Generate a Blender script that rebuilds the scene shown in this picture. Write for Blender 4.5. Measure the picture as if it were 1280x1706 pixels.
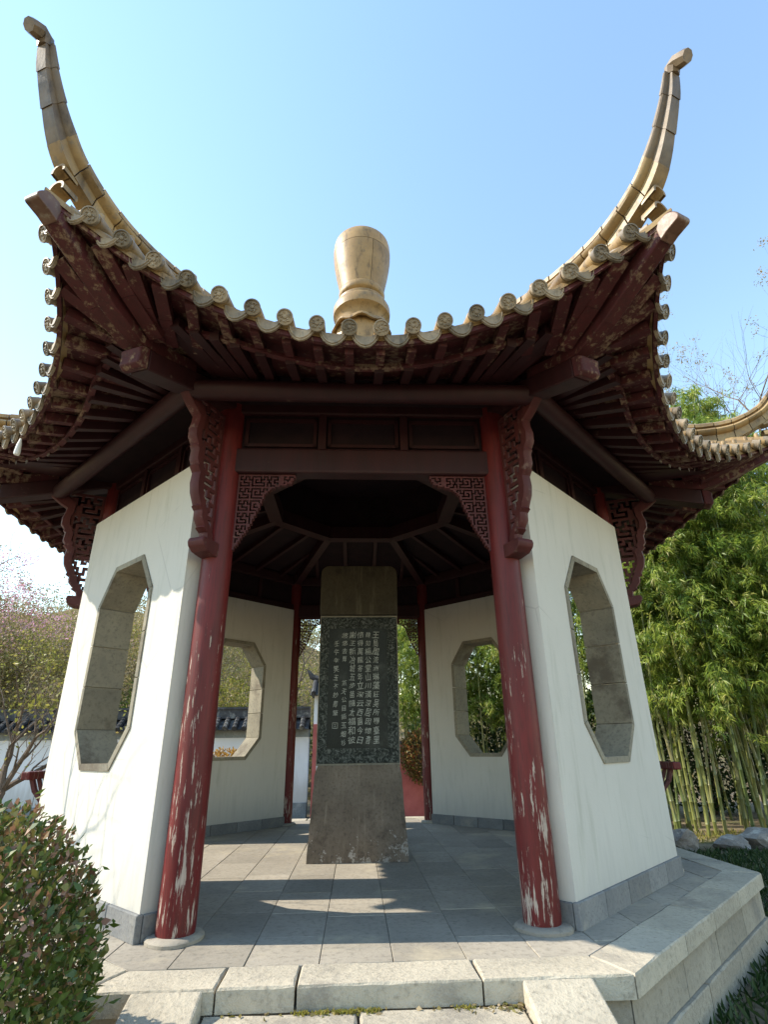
import bpy, math, random
import numpy as np
from mathutils import Vector, Matrix
R_ = math.radians
rnd = random.Random(7)
nrg = np.random.default_rng(11)
scene = bpy.context.scene
for o in list(bpy.data.objects): bpy.data.objects.remove(o)
col = scene.collection

# ------------------------------------------------------------------ camera
cam_d = bpy.data.cameras.new('camera'); cam = bpy.data.objects.new('camera', cam_d); col.objects.link(cam)
yaw, pit, rol = 0.0518154, 0.4051913, -0.0138437
F = Vector((math.sin(yaw)*math.cos(pit), math.cos(yaw)*math.cos(pit), math.sin(pit)))
Rt = Vector((math.cos(yaw), -math.sin(yaw), 0)); Up = Rt.cross(F)
r2 = Rt*math.cos(rol)+Up*math.sin(rol); u2 = Up*math.cos(rol)-Rt*math.sin(rol)
cm = Matrix((r2, u2, -F)).transposed().to_4x4(); cm.translation = (-0.0441, -7.2765, 1.1089)
cam.matrix_world = cm
cam_d.sensor_fit = 'HORIZONTAL'; cam_d.sensor_width = 36; cam_d.lens = 917.5/1280*36
cam_d.clip_end = 2000; cam_d.clip_start = 0.05
scene.camera = cam
# ------------------------------------------------------------------ sky, sun, exposure
SUN_EL = R_(40.0); SUN_AZ = math.atan2(0.05, -1.0)
sv = Vector((math.cos(SUN_EL)*math.cos(SUN_AZ), math.cos(SUN_EL)*math.sin(SUN_AZ), math.sin(SUN_EL)))
w = bpy.data.worlds.new('World'); scene.world = w; w.use_nodes = True
nt = w.node_tree; nt.nodes.clear()
sky = nt.nodes.new('ShaderNodeTexSky'); sky.sky_type = 'NISHITA'; sky.sun_disc = False
sky.sun_elevation = SUN_EL; sky.sun_rotation = math.atan2(sv.x, sv.y)
sky.air_density = 1.8; sky.dust_density = 0.0; sky.ozone_density = 2.6; sky.altitude = 50
bg = nt.nodes.new('ShaderNodeBackground'); bg.inputs['Strength'].default_value = 0.136
wo = nt.nodes.new('ShaderNodeOutputWorld')
nt.links.new(sky.outputs[0], bg.inputs[0]); nt.links.new(bg.outputs[0], wo.inputs[0])
sd = bpy.data.lights.new('sun', 'SUN'); so = bpy.data.objects.new('sun', sd); col.objects.link(so)
sd.energy = 3.1; sd.angle = R_(0.5); sd.color = (1.0, 0.90, 0.74)
so.rotation_euler = (-sv).to_track_quat('-Z', 'Y').to_euler(); so.location = sv*40
scene.view_settings.view_transform = 'Standard'; scene.view_settings.look = 'None'
scene.view_settings.gamma = 1.0; scene.view_settings.use_curve_mapping = False
scene.view_settings.exposure = 1.36
scene.cycles.max_bounces = 8; scene.cycles.diffuse_bounces = 5; scene.cycles.transparent_max_bounces = 6

# ------------------------------------------------------------------ materials
class N:
    def __init__(s, name):
        s.m = bpy.data.materials.new(name); s.m.use_nodes = True; s.t = s.m.node_tree
        s.b = s.t.nodes['Principled BSDF']; s.o = s.t.nodes['Material Output']
    def n(s, typ, **kw):
        x = s.t.nodes.new('ShaderNode'+typ)
        for k, v in kw.items(): setattr(x, k, v)
        return x
    def l(s, a, b): s.t.links.new(a, b)
    def pos(s, sc=(1, 1, 1), obj=False):
        mp = s.n('Mapping'); mp.inputs['Scale'].default_value = sc
        if obj: s.l(s.n('TexCoord').outputs['Object'], mp.inputs[0])
        else: s.l(s.n('NewGeometry').outputs['Position'], mp.inputs[0])
        return mp.outputs[0]
    def noise(s, vec, scale=5, detail=6, rough=.6, dist=0):
        x = s.n('TexNoise'); s.l(vec, x.inputs['Vector'])
        x.inputs['Scale'].default_value = scale; x.inputs['Detail'].default_value = detail
        x.inputs['Roughness'].default_value = rough; x.inputs['Distortion'].default_value = dist
        return x.outputs['Fac']
    def ramp(s, fac, stops):
        x = s.n('ValToRGB'); e = x.color_ramp.elements
        e[0].position, e[0].color = stops[0][0], (*stops[0][1], 1)
        e[1].position, e[1].color = stops[-1][0], (*stops[-1][1], 1)
        for p, c in stops[1:-1]:
            k = e.new(p); k.color = (*c, 1)
        s.l(fac, x.inputs[0]); return x.outputs[0]
    def thr(s, fac, a, b):
        x = s.n('MapRange', interpolation_type='SMOOTHSTEP'); s.l(fac, x.inputs[0])
        x.inputs[1].default_value = a; x.inputs[2].default_value = b; return x.outputs[0]
    def mix(s, fac, a, b, mode='MIX'):
        x = s.n('MixRGB', blend_type=mode)
        for i, v in ((0, fac), (1, a), (2, b)):
            if isinstance(v, (int, float)): x.inputs[i].default_value = v
            elif isinstance(v, tuple): x.inputs[i].default_value = (*v, 1)
            else: s.l(v, x.inputs[i])
        return x.outputs[0]
    def math(s, op, a, b=0.0):
        x = s.n('Math', operation=op)
        for i, v in ((0, a), (1, b)):
            if isinstance(v, (int, float)): x.inputs[i].default_value = v
            else: s.l(v, x.inputs[i])
        return x.outputs[0]
    def bump(s, h, strength=.3, dist=.02):
        x = s.n('Bump'); x.inputs['Strength'].default_value = strength; x.inputs['Distance'].default_value = dist
        s.l(h, x.inputs['Height']); s.l(x.outputs[0], s.b.inputs['Normal'])
    def fin(s, colr, rough=.8, spec=.3):
        if isinstance(colr, tuple): s.b.inputs['Base Color'].default_value = (*colr, 1)
        else: s.l(colr, s.b.inputs['Base Color'])
        if isinstance(rough, (int, float)): s.b.inputs['Roughness'].default_value = rough
        else: s.l(rough, s.b.inputs['Roughness'])
        s.b.inputs['Specular IOR Level'].default_value = spec
        return s.m
def rnd_piece(k, amt):
    """per-object brightness factor"""
    x = k.n('ObjectInfo'); return k.math('MULTIPLY_ADD', x.outputs['Random'], amt) if False else k.math('ADD', k.math('MULTIPLY', x.outputs['Random'], amt), 1-amt/2)
M = {}
def stone(name, a, b, c=None, sc=3.0, piece=.25, bump=.25, rough=.85, stain=None, salt=None):
    k = N(name); v = k.pos()
    f = k.noise(v, sc, 9, .65); f2 = k.noise(v, sc*14, 4, .7)
    base = k.ramp(f, [(.3, a), (.7, b)])
    base = k.mix(k.thr(f2, .45, .8), base, tuple(x*.7 for x in a))
    if c is not None: base = k.mix(k.thr(k.noise(v, sc*.7, 8, .7), .52, .68), base, c)
    if stain is not None: base = k.mix(k.thr(k.noise(k.pos((6, 6, .7)), 2.5, 7, .7), .52, .72), base, stain)
    if salt is not None:
        sp_ = k.n('SeparateXYZ'); k.l(v, sp_.inputs[0])
        sn = k.math('SUBTRACT', k.noise(v, 9, 8, .75), k.math('MULTIPLY', sp_.outputs[2], .42))
        sn = k.math('ADD', sn, k.math('MULTIPLY', sp_.outputs[0], .07))
        base = k.mix(k.thr(sn, .51, .54), base, salt)
    mu = k.n('MixRGB', blend_type='MULTIPLY'); mu.inputs[0].default_value = 1; k.l(base, mu.inputs[1])
    cb = k.n('CombineColor'); r = rnd_piece(k, piece)
    for i in range(3): k.l(r, cb.inputs[i])
    k.l(cb.outputs[0], mu.inputs[2])
    k.bump(k.math('ADD', k.math('MULTIPLY', f2, .5), f), bump, .03)
    M[name] = k.fin(mu.outputs[0], rough, .25)
stone('paving', (.27, .245, .205), (.37, .335, .28), (.42, .37, .28), 1.6, .28)
stone('rimstone', (.37, .335, .27), (.52, .47, .375), (.28, .255, .215), 2.2, .2, .6)
stone('block', (.30, .27, .22), (.40, .36, .29), (.21, .195, .175), 2.0, .25, .6)
stone('skirting', (.15, .155, .16), (.23, .23, .225), (.26, .25, .22), 3.5, .35)
stone('lining', (.20, .185, .15), (.32, .29, .22), (.13, .11, .085), 2.2, .3, .2)
stone('rock', (.16, .14, .13), (.36, .33, .29), (.5, .47, .42), 5, .2, .8)
stone('oldstone', (.14, .112, .086), (.26, .215, .17), (.085, .068, .052), 2.5, .05, .3, .75, (.28, .235, .18), (.42, .39, .35))
stone('capstone', (.06, .048, .030), (.085, .07, .045), (.045, .036, .024), 3, .05, .2, .7, (.13, .115, .075))
stone('tablet', (.012, .016, .014), (.03, .036, .032), (.06, .066, .06), 4, 0, .1, .45)
stone('bluestone', (.16, .19, .21), (.27, .30, .32), (.36, .38, .38), 3, .3)
stone('darktile', (.03, .03, .032), (.075, .075, .078), (.17, .17, .16), 5, .5)
def plaster(name, a, streak=.5):
    k = N(name); v = k.pos()
    f = k.noise(v, 1.3, 7, .6); st = k.noise(k.pos((5, 5, .55)), 2.2, 8, .65); fine = k.noise(v, 60, 4, .6)
    base = k.ramp(f, [(.3, tuple(x*.93 for x in a)), (.7, a)])
    base = k.mix(k.math('MULTIPLY', k.thr(st, .5, .75), streak), base, (a[0]*.80, a[1]*.81, a[2]*.78))
    sep = k.n('SeparateXYZ'); k.l(k.n('NewGeometry').outputs['Position'], sep.inputs[0])
    low = k.thr(k.math('ADD', sep.outputs[2], k.math('MULTIPLY', st, 1.3)), 1.25, .55)
    base = k.mix(k.math('MULTIPLY', low, .6), base, (.40, .39, .36))
    blot = k.noise(k.pos((2.2, 2.2, .9)), 1.6, 9, .72)
    base = k.mix(k.math('MULTIPLY', k.thr(blot, .55, .72), .35), base, (a[0]*.74, a[1]*.77, a[2]*.78))
    vor = k.n('TexVoronoi', feature='DISTANCE_TO_EDGE'); k.l(k.mix(.12, k.pos(), k.n('TexNoise').outputs['Color'] if False else k.pos((1, 1, 1))), vor.inputs['Vector']); vor.inputs['Scale'].default_value = .9
    crk = k.math('MULTIPLY', k.thr(vor.outputs['Distance'], .006, .001), k.thr(k.noise(k.pos(), .8, 3), .52, .6))
    base = k.mix(k.math('MULTIPLY', crk, .35), base, (.3, .29, .27))
    k.bump(k.math('ADD', fine, k.math('MULTIPLY', f, 2)), .12, .01)
    M[name] = k.fin(base, .92, .15)
plaster('plaster', (.60, .58, .53), 1.0)
plaster('garden_white', (.70, .72, .76), .3)
def paint(name, red, worn, lo, hi, sc=(22, 22, 1.6), rough=.5, dirt=(.05, .02, .02), dark=.5, ztop=None):
    k = N(name); v = k.pos(sc)
    f = k.noise(v, 1.0, 9, .68); g = k.noise(k.pos((3, 3, 1.1)), 1.0, 5, .6); h = k.noise(k.pos((60, 60, 5)), 1, 4, .6)
    base = k.ramp(k.noise(k.pos((7, 7, 1.2)), 1.3, 6, .6), [(.3, tuple(x*.62 for x in red)), (.65, red)])
    base = k.mix(k.math('MULTIPLY', k.thr(h, .45, .75), dark), base, dirt)
    wv = k.math('ADD', k.math('MULTIPLY', f, .6), k.math('MULTIPLY', g, .4))
    if ztop is not None:
        sep = k.n('SeparateXYZ'); k.l(k.n('NewGeometry').outputs['Position'], sep.inputs[0])
        wv = k.math('SUBTRACT', wv, k.math('MULTIPLY', k.thr(sep.outputs[2], ztop-.7, ztop+.5), .09))
    m = k.thr(wv, lo, hi)
    wc = k.ramp(h, [(.3, tuple(x*.7 for x in worn)), (.7, worn)])
    base = k.mix(m, base, wc)
    k.bump(k.math('ADD', k.math('MULTIPLY', m, -.6), k.math('MULTIPLY', h, .35)), .4, .006)
    M[name] = k.fin(base, k.math('ADD', k.math('MULTIPLY', m, .35), rough), .35)
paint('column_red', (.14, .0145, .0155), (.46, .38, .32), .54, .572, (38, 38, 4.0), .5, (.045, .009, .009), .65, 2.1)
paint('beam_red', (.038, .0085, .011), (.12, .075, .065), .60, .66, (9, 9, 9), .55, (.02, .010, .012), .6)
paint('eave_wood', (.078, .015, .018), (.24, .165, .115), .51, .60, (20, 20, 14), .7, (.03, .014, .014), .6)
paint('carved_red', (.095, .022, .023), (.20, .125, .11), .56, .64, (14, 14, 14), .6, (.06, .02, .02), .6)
def glaze(name, a, b, c, sc=4, var=.3):
    k = N(name); v = k.pos()
    f = k.noise(v, sc, 8, .65); g = k.noise(v, sc*3.2, 6, .7)
    base = k.ramp(f, [(.28, a), (.62, b)])
    base = k.mix(k.math('MULTIPLY', k.thr(g, .52, .68), .75), base, c)
    base = k.mix(k.math('MULTIPLY', k.thr(k.noise(k.pos((3, 3, .8)), 3, 8, .7), .50, .68), .75), base, tuple(x*.42 for x in a))
    mu = k.n('MixRGB', blend_type='MULTIPLY'); mu.inputs[0].default_value = 1; k.l(base, mu.inputs[1])
    cb = k.n('CombineColor'); r = rnd_piece(k, var)
    for i in range(3): k.l(r, cb.inputs[i])
    k.l(cb.outputs[0], mu.inputs[2]); k.bump(g, .2, .01)
    M[name] = k.fin(mu.outputs[0], k.math('ADD', k.math('MULTIPLY', g, .5), .24), .4)
glaze('glaze', (.20, .125, .055), (.36, .245, .11), (.18, .15, .115), 4, .45)
glaze('horn_glaze', (.085, .06, .042), (.20, .145, .09), (.13, .115, .10))
glaze('cap_glaze', (.10, .05, .036), (.19, .105, .07), (.24, .2, .16))
glaze('finial_glaze', (.24, .15, .06), (.36, .235, .10), (.20, .145, .085), 2.6)
glaze('tile_end', (.17, .135, .09), (.31, .25, .175), (.13, .115, .10), 9, .7)
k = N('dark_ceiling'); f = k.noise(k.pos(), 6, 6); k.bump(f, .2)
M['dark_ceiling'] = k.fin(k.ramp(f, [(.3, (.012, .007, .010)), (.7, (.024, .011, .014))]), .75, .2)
k = N('letter'); f = k.noise(k.pos(), 45, 5, .7)
M['letter'] = k.fin(k.ramp(f, [(.35, (.24, .25, .23)), (.6, (.52, .54, .50))]), .85, .1)
k = N('tablet_border'); f = k.noise(k.pos((1, 1, 1)), 13, 5, .62, 3.0)
k.bump(f, .5, .01)
M['tablet_border'] = k.fin(k.ramp(f, [(.42, (.02, .025, .022)), (.52, (.06, .068, .062)), (.62, (.16, .172, .16))]), .7, .2)
k = N('white_peg'); M['white_peg'] = k.fin((.7, .7, .68), .5)
def ground_mat():
    k = N('earth'); v = k.pos(); f = k.noise(v, .7, 9, .65); g = k.noise(v, 14, 6, .7)
    base = k.ramp(f, [(.35, (.10, .075, .05)), (.55, (.22, .175, .115)), (.7, (.07, .085, .03))])
    base = k.mix(k.thr(g, .45, .75), base, (.30, .25, .17))
    k.bump(g, .6, .04); M['earth'] = k.fin(base, .95, .1)
    k = N('hill'); f = k.noise(k.pos(), .5, 9, .7); k.bump(f, 1, .6)
    M['hill'] = k.fin(k.ramp(f, [(.35, (.05, .055, .022)), (.5, (.17, .13, .075)), (.65, (.11, .12, .04))]), .95, .1)
ground_mat()
k = N('bark'); f = k.noise(k.pos((9, 9, 2)), 2, 7, .7); k.bump(f, .6, .02)
M['bark'] = k.fin(k.ramp(f, [(.3, (.075, .055, .042)), (.7, (.22, .175, .14))]), .9, .15)
def leafmat(name, stops, trans=.35, rough=.5, spec=.3):
    k = N(name); at = k.n('Attribute', attribute_name='var'); c = k.ramp(at.outputs['Fac'], stops)
    k.fin(c, rough, spec)
    tr = k.n('BsdfTranslucent'); k.l(c, tr.inputs[0]); mx = k.n('MixShader'); mx.inputs[0].default_value = trans
    k.l(k.b.outputs[0], mx.inputs[1]); k.l(tr.outputs[0], mx.inputs[2]); k.l(mx.outputs[0], k.o.inputs['Surface'])
    M[name] = k.m
leafmat('bamboo_leaf', [(0, (.07, .13, .022)), (.35, (.18, .27, .04)), (.75, (.36, .42, .07)), (1, (.48, .42, .18))], .5, .4, .5)
leafmat('bush_leaf', [(0, (.045, .085, .016)), (.45, (.09, .14, .026)), (.7, (.19, .18, .05)), (.85, (.24, .12, .065)), (1, (.30, .17, .11))], .25, .35, .5)
leafmat('young_leaf', [(0, (.20, .19, .04)), (.6, (.29, .29, .06)), (1, (.36, .27, .10))], .45)
leafmat('tan_leaf', [(0, (.16, .16, .045)), (.45, (.26, .22, .09)), (.8, (.33, .26, .14)), (1, (.40, .31, .19))], .4)
leafmat('green_leaf', [(0, (.05, .085, .018)), (.6, (.11, .16, .03)), (1, (.22, .24, .06))], .35)
leafmat('blossom', [(0, (.55, .26, .36)), (.6, (.70, .40, .50)), (1, (.78, .60, .66))], .4)
leafmat('vine_leaf', [(0, (.06, .07, .02)), (.5, (.16, .13, .035)), (.75, (.30, .10, .04)), (1, (.42, .30, .12))], .3)
leafmat('orange_leaf', [(0, (.25, .13, .03)), (.5, (.42, .24, .05)), (1, (.5, .34, .12))], .35)
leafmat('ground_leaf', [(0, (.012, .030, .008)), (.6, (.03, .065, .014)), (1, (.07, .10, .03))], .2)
k = N('culm'); f = k.noise(k.pos((1, 1, .35)), 2.2, 5); k2 = k.n('ObjectInfo')
c = k.mix(k2.outputs['Random'], (.07, .10, .03), (.20, .21, .06)); c = k.mix(k.thr(f, .5, .7), c, (.22, .20, .10))
M['culm'] = k.fin(c, .4, .4)
k = N('gate_red'); f = k.noise(k.pos(), 4, 6); M['gate_red'] = k.fin(k.ramp(f, [(.3, (.34, .085, .08)), (.7, (.45, .13, .12))]), .7)

# ------------------------------------------------------------------ mesh helpers
class MB:
    def __init__(s): s.v = []; s.f = []
    def add(s, vs, fs):
        o = len(s.v); s.v.extend([tuple(p) for p in vs]); s.f.extend([tuple(i+o for i in q) for q in fs]); return s
    def box(s, x0, x1, y0, y1, z0, z1):
        return s.add([(x0, y0, z0), (x1, y0, z0), (x1, y1, z0), (x0, y1, z0), (x0, y0, z1), (x1, y0, z1), (x1, y1, z1), (x0, y1, z1)],
                     [(0, 3, 2, 1), (4, 5, 6, 7), (0, 1, 5, 4), (1, 2, 6, 5), (2, 3, 7, 6), (3, 0, 4, 7)])
    def cbox(s, x0, x1, y0, y1, z0, z1, c=.008):
        """box with chamfered vertical and top edges"""
        def ring(d, z): return [(x0+d, y0, z), (x1-d, y0, z), (x1, y0+d, z), (x1, y1-d, z), (x1-d, y1, z), (x0+d, y1, z), (x0, y1-d, z), (x0, y0+d, z)]
        def ring2(d, z, i):
            return [(x0+d+i, y0+i, z), (x1-d-i, y0+i, z), (x1-i, y0+d+i, z), (x1-i, y1-d-i, z), (x1-d-i, y1-i, z), (x0+d+i, y1-i, z), (x0+i, y1-d-i, z), (x0+i, y0+d+i, z)]
        vs = ring(c, z0)+ring(c, z1-c)+ring2(c, z1, c)
        fs = [tuple(range(7, -1, -1)), tuple(range(16, 24))]
        for L in (0, 8):
            for i in range(8): j = (i+1) % 8; fs.append((L+i, L+j, L+8+j, L+8+i))
        return s.add(vs, fs)
    def beam(s, p0, p1, wd, ht, up=(0, 0, 1), w1=None, h1=None):
        p0, p1 = Vector(p0), Vector(p1); d = (p1-p0).normalized(); sd = d.cross(Vector(up)).normalized(); u = sd.cross(d)
        w1 = wd if w1 is None else w1; h1 = ht if h1 is None else h1
        vs = []
        for p, a, b in ((p0, wd, ht), (p1, w1, h1)):
            for sx, sy in ((-1, -1), (1, -1), (1, 1), (-1, 1)): vs.append(p+sd*sx*a/2+u*sy*b/2)
        return s.add(vs, [(0, 1, 2, 3), (7, 6, 5, 4), (0, 4, 5, 1), (1, 5, 6, 2), (2, 6, 7, 3), (3, 7, 4, 0)])
    def tube(s, pts, rads, n=8, cap=True):
        o = []; prev = None
        pts = [Vector(p) for p in pts]
        for i, p in enumerate(pts):
            d = (pts[min(i+1, len(pts)-1)]-pts[max(i-1, 0)]).normalized()
            if prev is None:
                prev = d.orthogonal().normalized()
            a = (prev-d*prev.dot(d)).normalized(); b = d.cross(a); prev = a
            r = rads if isinstance(rads, (int, float)) else rads[i]
            o += [p+(a*math.cos(2*math.pi*k/n)+b*math.sin(2*math.pi*k/n))*r for k in range(n)]
        fs = []
        for i in range(len(pts)-1):
            for k in range(n): fs.append((i*n+k, i*n+(k+1) % n, (i+1)*n+(k+1) % n, (i+1)*n+k))
        if cap: fs.append(tuple(range(n-1, -1, -1))); fs.append(tuple((len(pts)-1)*n+k for k in range(n)))
        return s.add(o, fs)
    def lathe(s, prof, n=24, a0=0, a1=2*math.pi, cap=True):
        full = abs(a1-a0-2*math.pi) < 1e-6; m = n if full else n+1
        vs = []
        for r, z in prof:
            for k in range(m):
                a = a0+(a1-a0)*k/n; vs.append((r*math.cos(a), r*math.sin(a), z))
        fs = []
        for i in range(len(prof)-1):
            for k in range(n):
                j = (k+1) % m; fs.append((i*m+k, i*m+j, (i+1)*m+j, (i+1)*m+k))
        if cap and full: fs.append(tuple(range(m-1, -1, -1))); fs.append(tuple((len(prof)-1)*m+k for k in range(m)))
        return s.add(vs, fs)
    def prism(s, pts, axis, a, b):
        """extrude polygon pts (2-D) along axis from a to b; axis 'y': pts=(x,z); 'z': pts=(x,y)"""
        def P(p, t): return (p[0], t, p[1]) if axis == 'y' else (p[0], p[1], t)
        n = len(pts); vs = [P(p, a) for p in pts]+[P(p, b) for p in pts]
        fs = [tuple(range(n)), tuple(range(2*n-1, n-1, -1))]+[(i, i+n, (i+1) % n+n, (i+1) % n) for i in range(n)]
        return s.add(vs, fs)
    def mesh(s, name, mat, smooth=False, fix=True):
        me = bpy.data.meshes.new(name); me.from_pydata(s.v, [], s.f)
        me.materials.append(M[mat])
        if fix:
            import bmesh
            bm = bmesh.new(); bm.from_mesh(me); bmesh.ops.recalc_face_normals(bm, faces=bm.faces); bm.to_mesh(me); bm.free()
        if smooth:
            me.polygons.foreach_set('use_smooth', [True]*len(me.polygons))
            try: me.set_sharp_from_angle(angle=R_(40))
            except Exception: pass
        me.update(); return me
def link(name, me, parent=None, loc=(0, 0, 0), rot=(0, 0, 0), scale=None):
    o = bpy.data.objects.new(name, me); col.objects.link(o); o.parent = parent
    o.location = loc; o.rotation_euler = rot
    if scale is not None: o.scale = scale
    return o
def thing(name, label, cat, loc=(0, 0, 0), rotz=0, group=None, me=None):
    o = link(name, me, None, loc, (0, 0, rotz)); o['label'] = label; o['category'] = cat
    if group: o['group'] = group
    return o
def struct(o): o['kind'] = 'structure'; return o
def bevel(o, wd=.01, seg=2):
    b = o.modifiers.new('bevel', 'BEVEL'); b.width = wd; b.segments = seg; b.limit_method = 'ANGLE'; return o
def npmesh(name, verts, faces_n, mat, var=None, smooth=False):
    """verts (N,3), all faces of faces_n consecutive vertices"""
    nv = len(verts); nf = nv//faces_n
    me = bpy.data.meshes.new(name); me.vertices.add(nv); me.vertices.foreach_set('co', np.asarray(verts, np.float32).ravel())
    me.loops.add(nv); me.loops.foreach_set('vertex_index', np.arange(nv, dtype=np.int32))
    me.polygons.add(nf); me.polygons.foreach_set('loop_start', np.arange(0, nv, faces_n, dtype=np.int32))
    if var is not None:
        at = me.attributes.new('var', 'FLOAT', 'POINT'); at.data.foreach_set('value', np.repeat(var, faces_n).astype(np.float32))
    me.materials.append(M[mat]); me.update(calc_edges=True); return me
def leaves(name, pos, dirs, length, width, mat, var=None, droop=.0, wide=.45):
    """diamond leaves bent along the midrib: one 4-gon folded"""
    n = len(pos); d = dirs/np.linalg.norm(dirs, axis=1, keepdims=True)
    rv = nrg.normal(size=(n, 3)); sd = np.cross(d, rv); sd /= np.linalg.norm(sd, axis=1, keepdims=True)
    nm = np.cross(sd, d)
    L = np.broadcast_to(np.asarray(length).reshape(-1, 1), (n, 1)); W = np.broadcast_to(np.asarray(width).reshape(-1, 1), (n, 1))
    p0 = pos; p2 = pos+d*L+np.array([0, 0, -1])*L*droop
    mid = pos+d*L*wide
    p1 = mid+sd*W/2+nm*W*.18; p3 = mid-sd*W/2+nm*W*.18
    v = np.stack([p0, p1, p2, p3], 1).reshape(-1, 3)
    if var is None: var = nrg.random(n)
    return npmesh(name, v, 4, mat, var)

# ------------------------------------------------------------------ ground & platform
GZ = -0.55; S = 2.4; T8 = math.tan(math.pi/8); A = S/2/T8; RV = S/2/math.sin(math.pi/8)
def build_ground():
    mb = MB(); n = 60; ext = 160
    g = np.linspace(-1, 1, n); g = np.sign(g)*np.abs(g)**2.2*ext
    vs = [(x, y, GZ + (.03*math.sin(x*1.7)*math.cos(y*1.3) if max(abs(x), abs(y)) > 5 else 0)) for y in g for x in g]
    fs = [(j*n+i, j*n+i+1, (j+1)*n+i+1, (j+1)*n+i) for j in range(n-1) for i in range(n-1)]
    mb.add(vs, fs); struct(link('ground', mb.mesh('ground', 'earth', True)))
    # wooded slope behind the garden wall
    mb = MB(); nx, ny = 70, 24
    vs = []
    for j in range(ny):
        for i in range(nx):
            x = -70+140*i/(nx-1); y = 14+60*(j/(ny-1))
            t = (y-14)/60; side = max(0, min(1, (6-x)/20))
            z = GZ-.3+(21*t**.8)*(.3+.7*side)+.8*math.sin(x*.35+y*.2)*t
            vs.append((x, y, z))
    fs = [(j*nx+i, j*nx+i+1, (j+1)*nx+i+1, (j+1)*nx+i) for j in range(ny-1) for i in range(nx-1)]
    mb.add(vs, fs); struct(link('hillside', mb.mesh('hillside', 'hill', True)))
build_ground()

def octclip(poly, ap, apd=None):
    for k in range(8):
        a = k*math.pi/4; ap_ = ap if k % 2 == 0 or apd is None else apd; nx, ny = math.cos(a), math.sin(a); out = []
        for i in range(len(poly)):
            p, q = poly[i], poly[(i+1) % len(poly)]
            dp, dq = p[0]*nx+p[1]*ny-ap_, q[0]*nx+q[1]*ny-ap_
            if dp <= 0: out.append(p)
            if dp*dq < 0:
                t = dp/(dp-dq); out.append((p[0]+(q[0]-p[0])*t, p[1]+(q[1]-p[1])*t))
        poly = out
        if len(poly) < 3: return []
    return poly
def area(poly): return abs(sum(poly[i][0]*poly[(i+1) % len(poly)][1]-poly[(i+1) % len(poly)][0]*poly[i][1] for i in range(len(poly))))/2
RIM = 3.72; RIMD = 3.64
def pl(k, d=0.0):
    """apothem and half length of platform side k, moved inward by d"""
    a, b = (RIM-d, RIMD-d) if k % 2 == 0 else (RIMD-d, RIM-d)
    return a, b*2**.5-a
def rough_prism(poly, z0, z1, ch, jit, seed, step=.09):
    """slab with worn, uneven upper edges: outline subdivided and jittered, top ring inset"""
    r = random.Random(seed); pts = []
    for i in range(len(poly)):
        p, q = poly[i], poly[(i+1) % len(poly)]; L = math.dist(p, q); n = max(1, int(L/step))
        for k in range(n):
            t = k/n; pts.append((p[0]+(q[0]-p[0])*t, p[1]+(q[1]-p[1])*t))
    cx = sum(p[0] for p in pts)/len(pts); cy = sum(p[1] for p in pts)/len(pts)
    def inset(p, d):
        L = math.hypot(p[0]-cx, p[1]-cy)+1e-6; return (p[0]-(p[0]-cx)/L*d, p[1]-(p[1]-cy)/L*d)
    n = len(pts); mb = MB(); a = []; b = []; c = []
    for p in pts:
        e = r.random()*jit; q = inset(p, e*.5); a.append((*q, z0))
        q = inset(p, e*.4); b.append((*q, z1-ch*(.6+r.random()*.9)))
        q = inset(p, ch*(.5+r.random()*.9)+e*.6); c.append((*q, z1))
    fs = [tuple(range(2*n, 3*n))]
    for L in (0, n):
        for i in range(n): j = (i+1) % n; fs.append((L+i, L+j, L+n+j, L+n+i))
    return mb.add(a+b+c, fs)
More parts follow.
